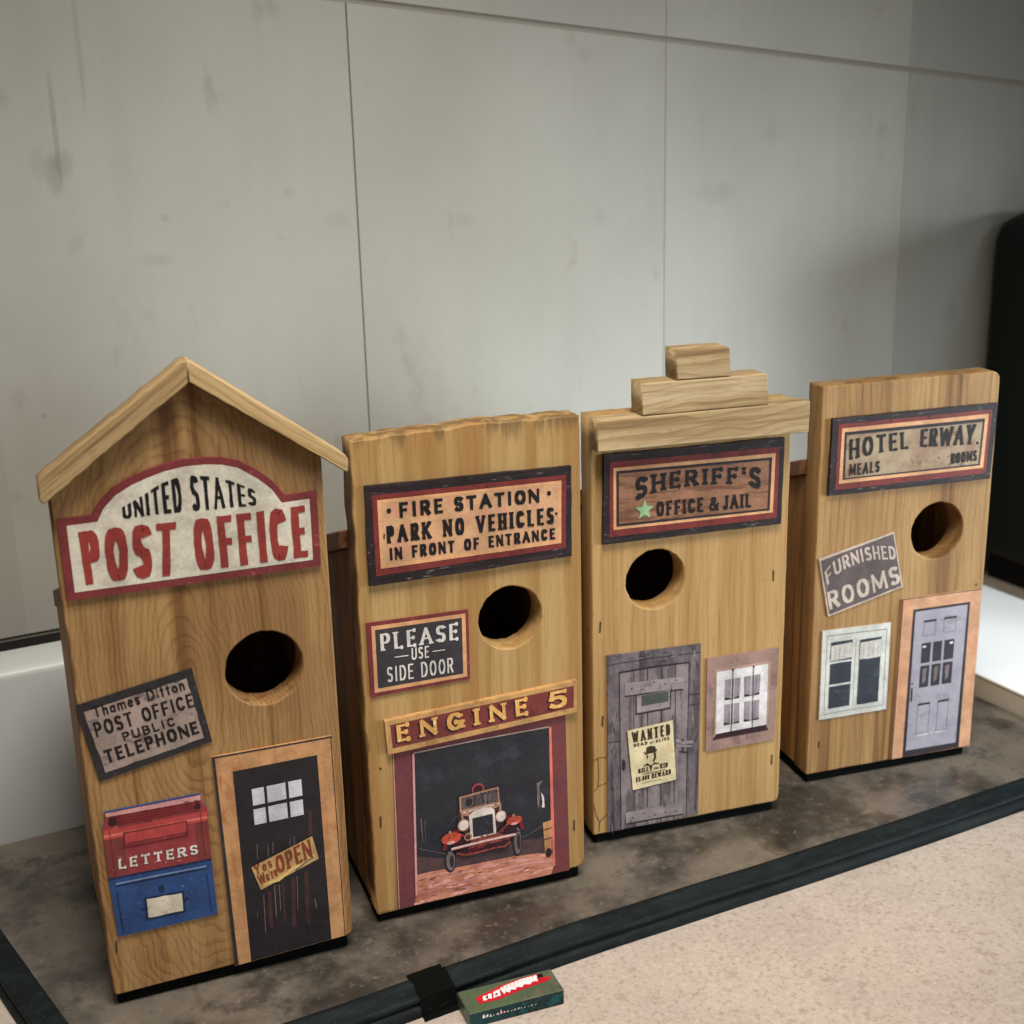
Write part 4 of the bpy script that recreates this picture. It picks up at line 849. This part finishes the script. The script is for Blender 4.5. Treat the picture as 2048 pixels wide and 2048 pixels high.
for q in ([(95.4, 85.4), (106.5, 85.6), (106.9, 100.6), (95.4, 100.4)], [(110.2, 85.6), (121.6, 85.8), (122, 100.8), (109.8, 100.6)], [(95.3, 66.8), (106.8, 66.9), (106.6, 82), (95.3, 82.2)], [(110.3, 66.9), (121.7, 67.0), (121.7, 81.8), (110.3, 82)]):
    s = Sheet(1.2); s.poly(q, M_curtain, 2); s.poly([(q[0][0], q[0][1]), (q[1][0], q[1][1]), (q[1][0], q[1][1] + 1.6), ((q[0][0] + q[1][0]) / 2, q[0][1] + .6), (q[0][0], q[0][1] + 2.2)], M_gap, 2.5)
    for k in (.42, .6): s.line([(q[0][0] + (q[1][0] - q[0][0]) * k, q[0][1]), (q[3][0] + (q[2][0] - q[3][0]) * k, q[3][1])], .35, M_winwhite, 2.6)
    s.build('pane', wn)
for a, b in (((101.2, 107.6), (100.9, 60.0)), ((116.6, 107.6), (117.0, 59.8))):
    s = Sheet(1.2); s.line([a, b], .55, M_gap, 3.4); s.ell(a[0], a[1] - .4, .9, .6, M_gap, 3.6); s.build('bar', wn)
for u, v, tl in ((5.8, 151, .06), (7.1, 84, .05), (130.0, 170.5, -.03), (133.6, 33.5, .03)): staple(SH, u, v, tl)
s = Sheet()
for q in ([(.3, 56), (4, 57.6), (9.6, 57)], [(.3, 33), (4, 36.6), (9.8, 38)], [(3.6, 57), (4.2, 47), (3.4, 36.4)], [(.3, 24), (2.4, 14), (4.6, 9)], [(9.8, 14.4), (4.6, 9.2), (4.0, 2)]): s.line(q, .5, M_crack, 1)
s.build('crack', SH)

# --- hotel
HO = birdhouse(.21125, .88530, 16.693, 'flat topped birdhouse with the hotel sign and lavender door', 'HO', rough_edge(rounded([(0, 0), (140, 0), (140.5, 290), (0, 290)], [1, 6, 7, .5]), .18, 16, 8), (97.6, 177.0, 21.2), H=.232)
so = framed(HO, 'stained cream hotel sign in a worn navy frame', [(6.8, 213.6), (136.6, 212.6), (138.4, 267.6), (7.4, 267.8)], [(12.4, 218.2), (131.6, 218.0), (132.9, 262.6), (12.8, 262.8)], [(14.0, 221.6), (129.8, 221.4), (131, 260.6), (14.6, 260.6)], [(16.8, 224.2), (126.8, 223.6), (128.2, 257.6), (16.8, 257.8)], M_hotelfield)
s = Sheet(3.3); s.frame([(16.8, 224.2), (126.8, 223.6), (128.2, 257.6), (16.8, 257.8)], [(18.4, 225.2), (125.6, 224.8), (126.8, 255.2), (18.4, 255.6)], M_gap, 1); s.build('inner_edge', so)
s = Sheet(3.3)
s.text('HOTEL', [(21.0, 237.8), (45, 240.8), (67.6, 241.6)], [(20.6, 252.4), (44, 253.6), (66.4, 253.8)], M_ink, 1, 2.5, 1.5, serif=.55, gap=.24)
s.text('ERWAY', [(76.6, 241.8), (98, 240.6), (120.4, 239.6)], [(76.6, 254.2), (98, 254.2), (121.4, 254.2)], M_ink, 1, 2.6, 1.5, serif=.5, gap=.16)
s.ell(123.4, 240.2, 1.0, 1.2, M_ink)
s.text('MEALS', [(21.4, 226.4), (45.4, 227.0)], [(21.6, 234.8), (45.4, 235.0)], M_ink, 1, 1.5, 1.2, gap=.22)
s.text('ROOMS', [(102.3, 226.9), (124.0, 227.2)], [(102.3, 234.6), (123.6, 235.0)], M_ink, 1, 1.5, 1.2, gap=.16)
s.ell(92.4, 232.6, .5, .5, M_ink); s.line([(98.6, 232.4), (101.4, 232.6)], .4, M_ink)
s.build('lettering', so)
s = Sheet(); s.slab([(11.7, 123.3), (71.5, 138.2), (61.3, 180.6), (2.4, 167.4)], M_furnt, 1.2); so = s.build('sign', HO); so['label'] = 'tilted grey furnished rooms sign'
s = Sheet(1.2); s.poly([(12.6, 124.8), (70.0, 139.2), (60.9, 179.4), (3.8, 166.2)], M_furn, 1); s.build('field', so)
s = Sheet(1.35)
s.text('FURNISHED', [(9.6, 147.2), (16.4, 154.2), (24.5, 158.4), (35.5, 161.2), (45, 162.0), (64.4, 160.2)], [(6.8, 157.4), (13.4, 164.6), (22, 168.2), (33, 171.2), (44, 172.6), (62.4, 170.0)], M_furnt, 1, 1.6, 1.3, gap=.2, jit=.08)
s.text('ROOMS', [(12.6, 128.4), (69.2, 141.6)], [(9.4, 142.0), (65.4, 155.4)], M_furnt, 1, 2.4, 1.9, gap=.22, jit=.1)
s.build('lettering', so)
s = Sheet(); s.slab([(8.1, 43.4), (63.7, 43.3), (63.3, 111.6), (7.9, 112.6)], M_offwhite, 1.3); wn = s.build('window', HO); wn['label'] = 'flat chipped white window with half curtains'
s = Sheet(1.3); s.line([(11.6, 108.6), (36, 108.0), (60.6, 107.2)], .5, M_streak, 1); s.line([(11.8, 108.4), (11.8, 48)], .3, M_streak, 1); s.line([(60.4, 107), (60.4, 48)], .3, M_streak, 1); s.line([(11.6, 47.2), (36, 47.8), (60.6, 47)], .4, M_streak, 1); s.line([(35.4, 103), (35.2, 52)], .3, M_signgrey, 1)
s.build('moulding', wn)
for u0, v0, u1, v1, m in ((15.0, 51.4, 32.4, 68.6, M_panenavy), (15.0, 70.2, 32.4, 86.4, M_panenavy), (15.0, 88.0, 32.6, 103.0, M_panenavy), (38.6, 50.8, 56.2, 102.0, M_panenavy)):
    s = Sheet(1.3); s.poly(rough_edge(quad(u0, v0, u1, v1), .15, 5, int(u0 + v0)), m, 1.4); s.build('pane', wn)
for q in ([(15.2, 88.6), (32.2, 89.4), (32.2, 101.2), (15.4, 100.4)], [(38.8, 86.8), (47, 86.2), (56.0, 86.6), (56.0, 100.2), (38.9, 99.6)]):
    s = Sheet(1.3); s.poly(q, M_lace, 2.2)
    for k in range(4): s.line([(q[0][0] + 3 + k * 4, q[0][1] + .4), (q[0][0] + 3.2 + k * 4, 99.4)], .3, M_signgrey, 2.7)
    s.build('curtain', wn)
s = Sheet(); s.slab([(70.4, 1.0), (138.8, .8), (138.3, 128.2), (71.8, 128.4)], M_hodoor, 1.3); dr = s.build('door', HO); dr['label'] = 'flat lavender panelled door in a peach frame'
s = Sheet(1.3); s.poly([(80.2, 1.2), (129.0, 1.2), (129.2, 119.0), (81.4, 119.2)], M_gap, 1); s.line([(72.2, 128.0), (70.8, 1.2)], .7, M_gap, 1); s.line([(72, 128.2), (138.2, 127.8)], .5, M_gap, 1); s.build('edge', dr)
s = Sheet(1.3); s.poly([(82.6, 6.2), (125.8, 5.8), (127.2, 117.2), (83.2, 117.4)], M_lavender, 1.7)
for (u0, v0, u1, v1) in ((90.8, 97.4, 101.3, 109.4), (107.9, 97.6, 118.4, 109.6), (90.2, 18.6, 100.8, 43.2), (107.5, 17.6, 117.0, 43.2)):
    s.frame([(u0, v0), (u1, v0), (u1, v1), (u0, v1)], inset([(u0, v0), (u1, v0), (u1, v1), (u0, v1)], .45), M_lavdark, 2.3); s.line([(u0, v1 - .6), (u1, v1 - .6)], 1.6, M_gap, 2.8)
s.line([(90.6, 17.2), (100.8, 17.4)], .8, M_white, 2.9); s.line([(107, 17.4), (117, 17.2)], .8, M_white, 2.9); s.line([(103, 16.6), (104.6, 18.6)], .6, M_white, 2.9)
s.build('door_panel', dr)
for r_, (v0, v1) in enumerate(((75.8, 91.6), (56.2, 73.6))):
    for c_, (u0, u1) in enumerate(((90.3, 98.0), (100.0, 107.6), (109.6, 117.9))):
        s = Sheet(1.3); s.poly(quad(u0, v0, u1, v1), M_panedark, 2.4)
        if r_ == 0 and c_ != 1: s.poly(quad(u0 + (.8 if c_ == 0 else 4.4), v1 - 3.6, u0 + (3.6 if c_ == 0 else 7.2), v1 - 2.0), M_white, 2.9)
        if r_ == 1: s.poly([(u0 + 2.5, v0 + 3), (u0 + 5, v0 + 5), (u0 + 5.8, v1 - 2), (u0 + 2, v1 - 2.6)], M_streak, 2.8)
        s.build('pane', dr)
s = Sheet(1.3); s.line([(84.3, 57.0), (84.4, 46.2)], 1.5, M_gap, 2.4); s.ell(84.2, 60.4, .8, .9, M_gap, 2.4); s.build('handle', dr)
staple(HO, 9.6, 22.9, .02, 5); s = Sheet(); s.slab(circle(134.3, 131.5, .8, 8), M_staple, .3); s.build('nail', HO)
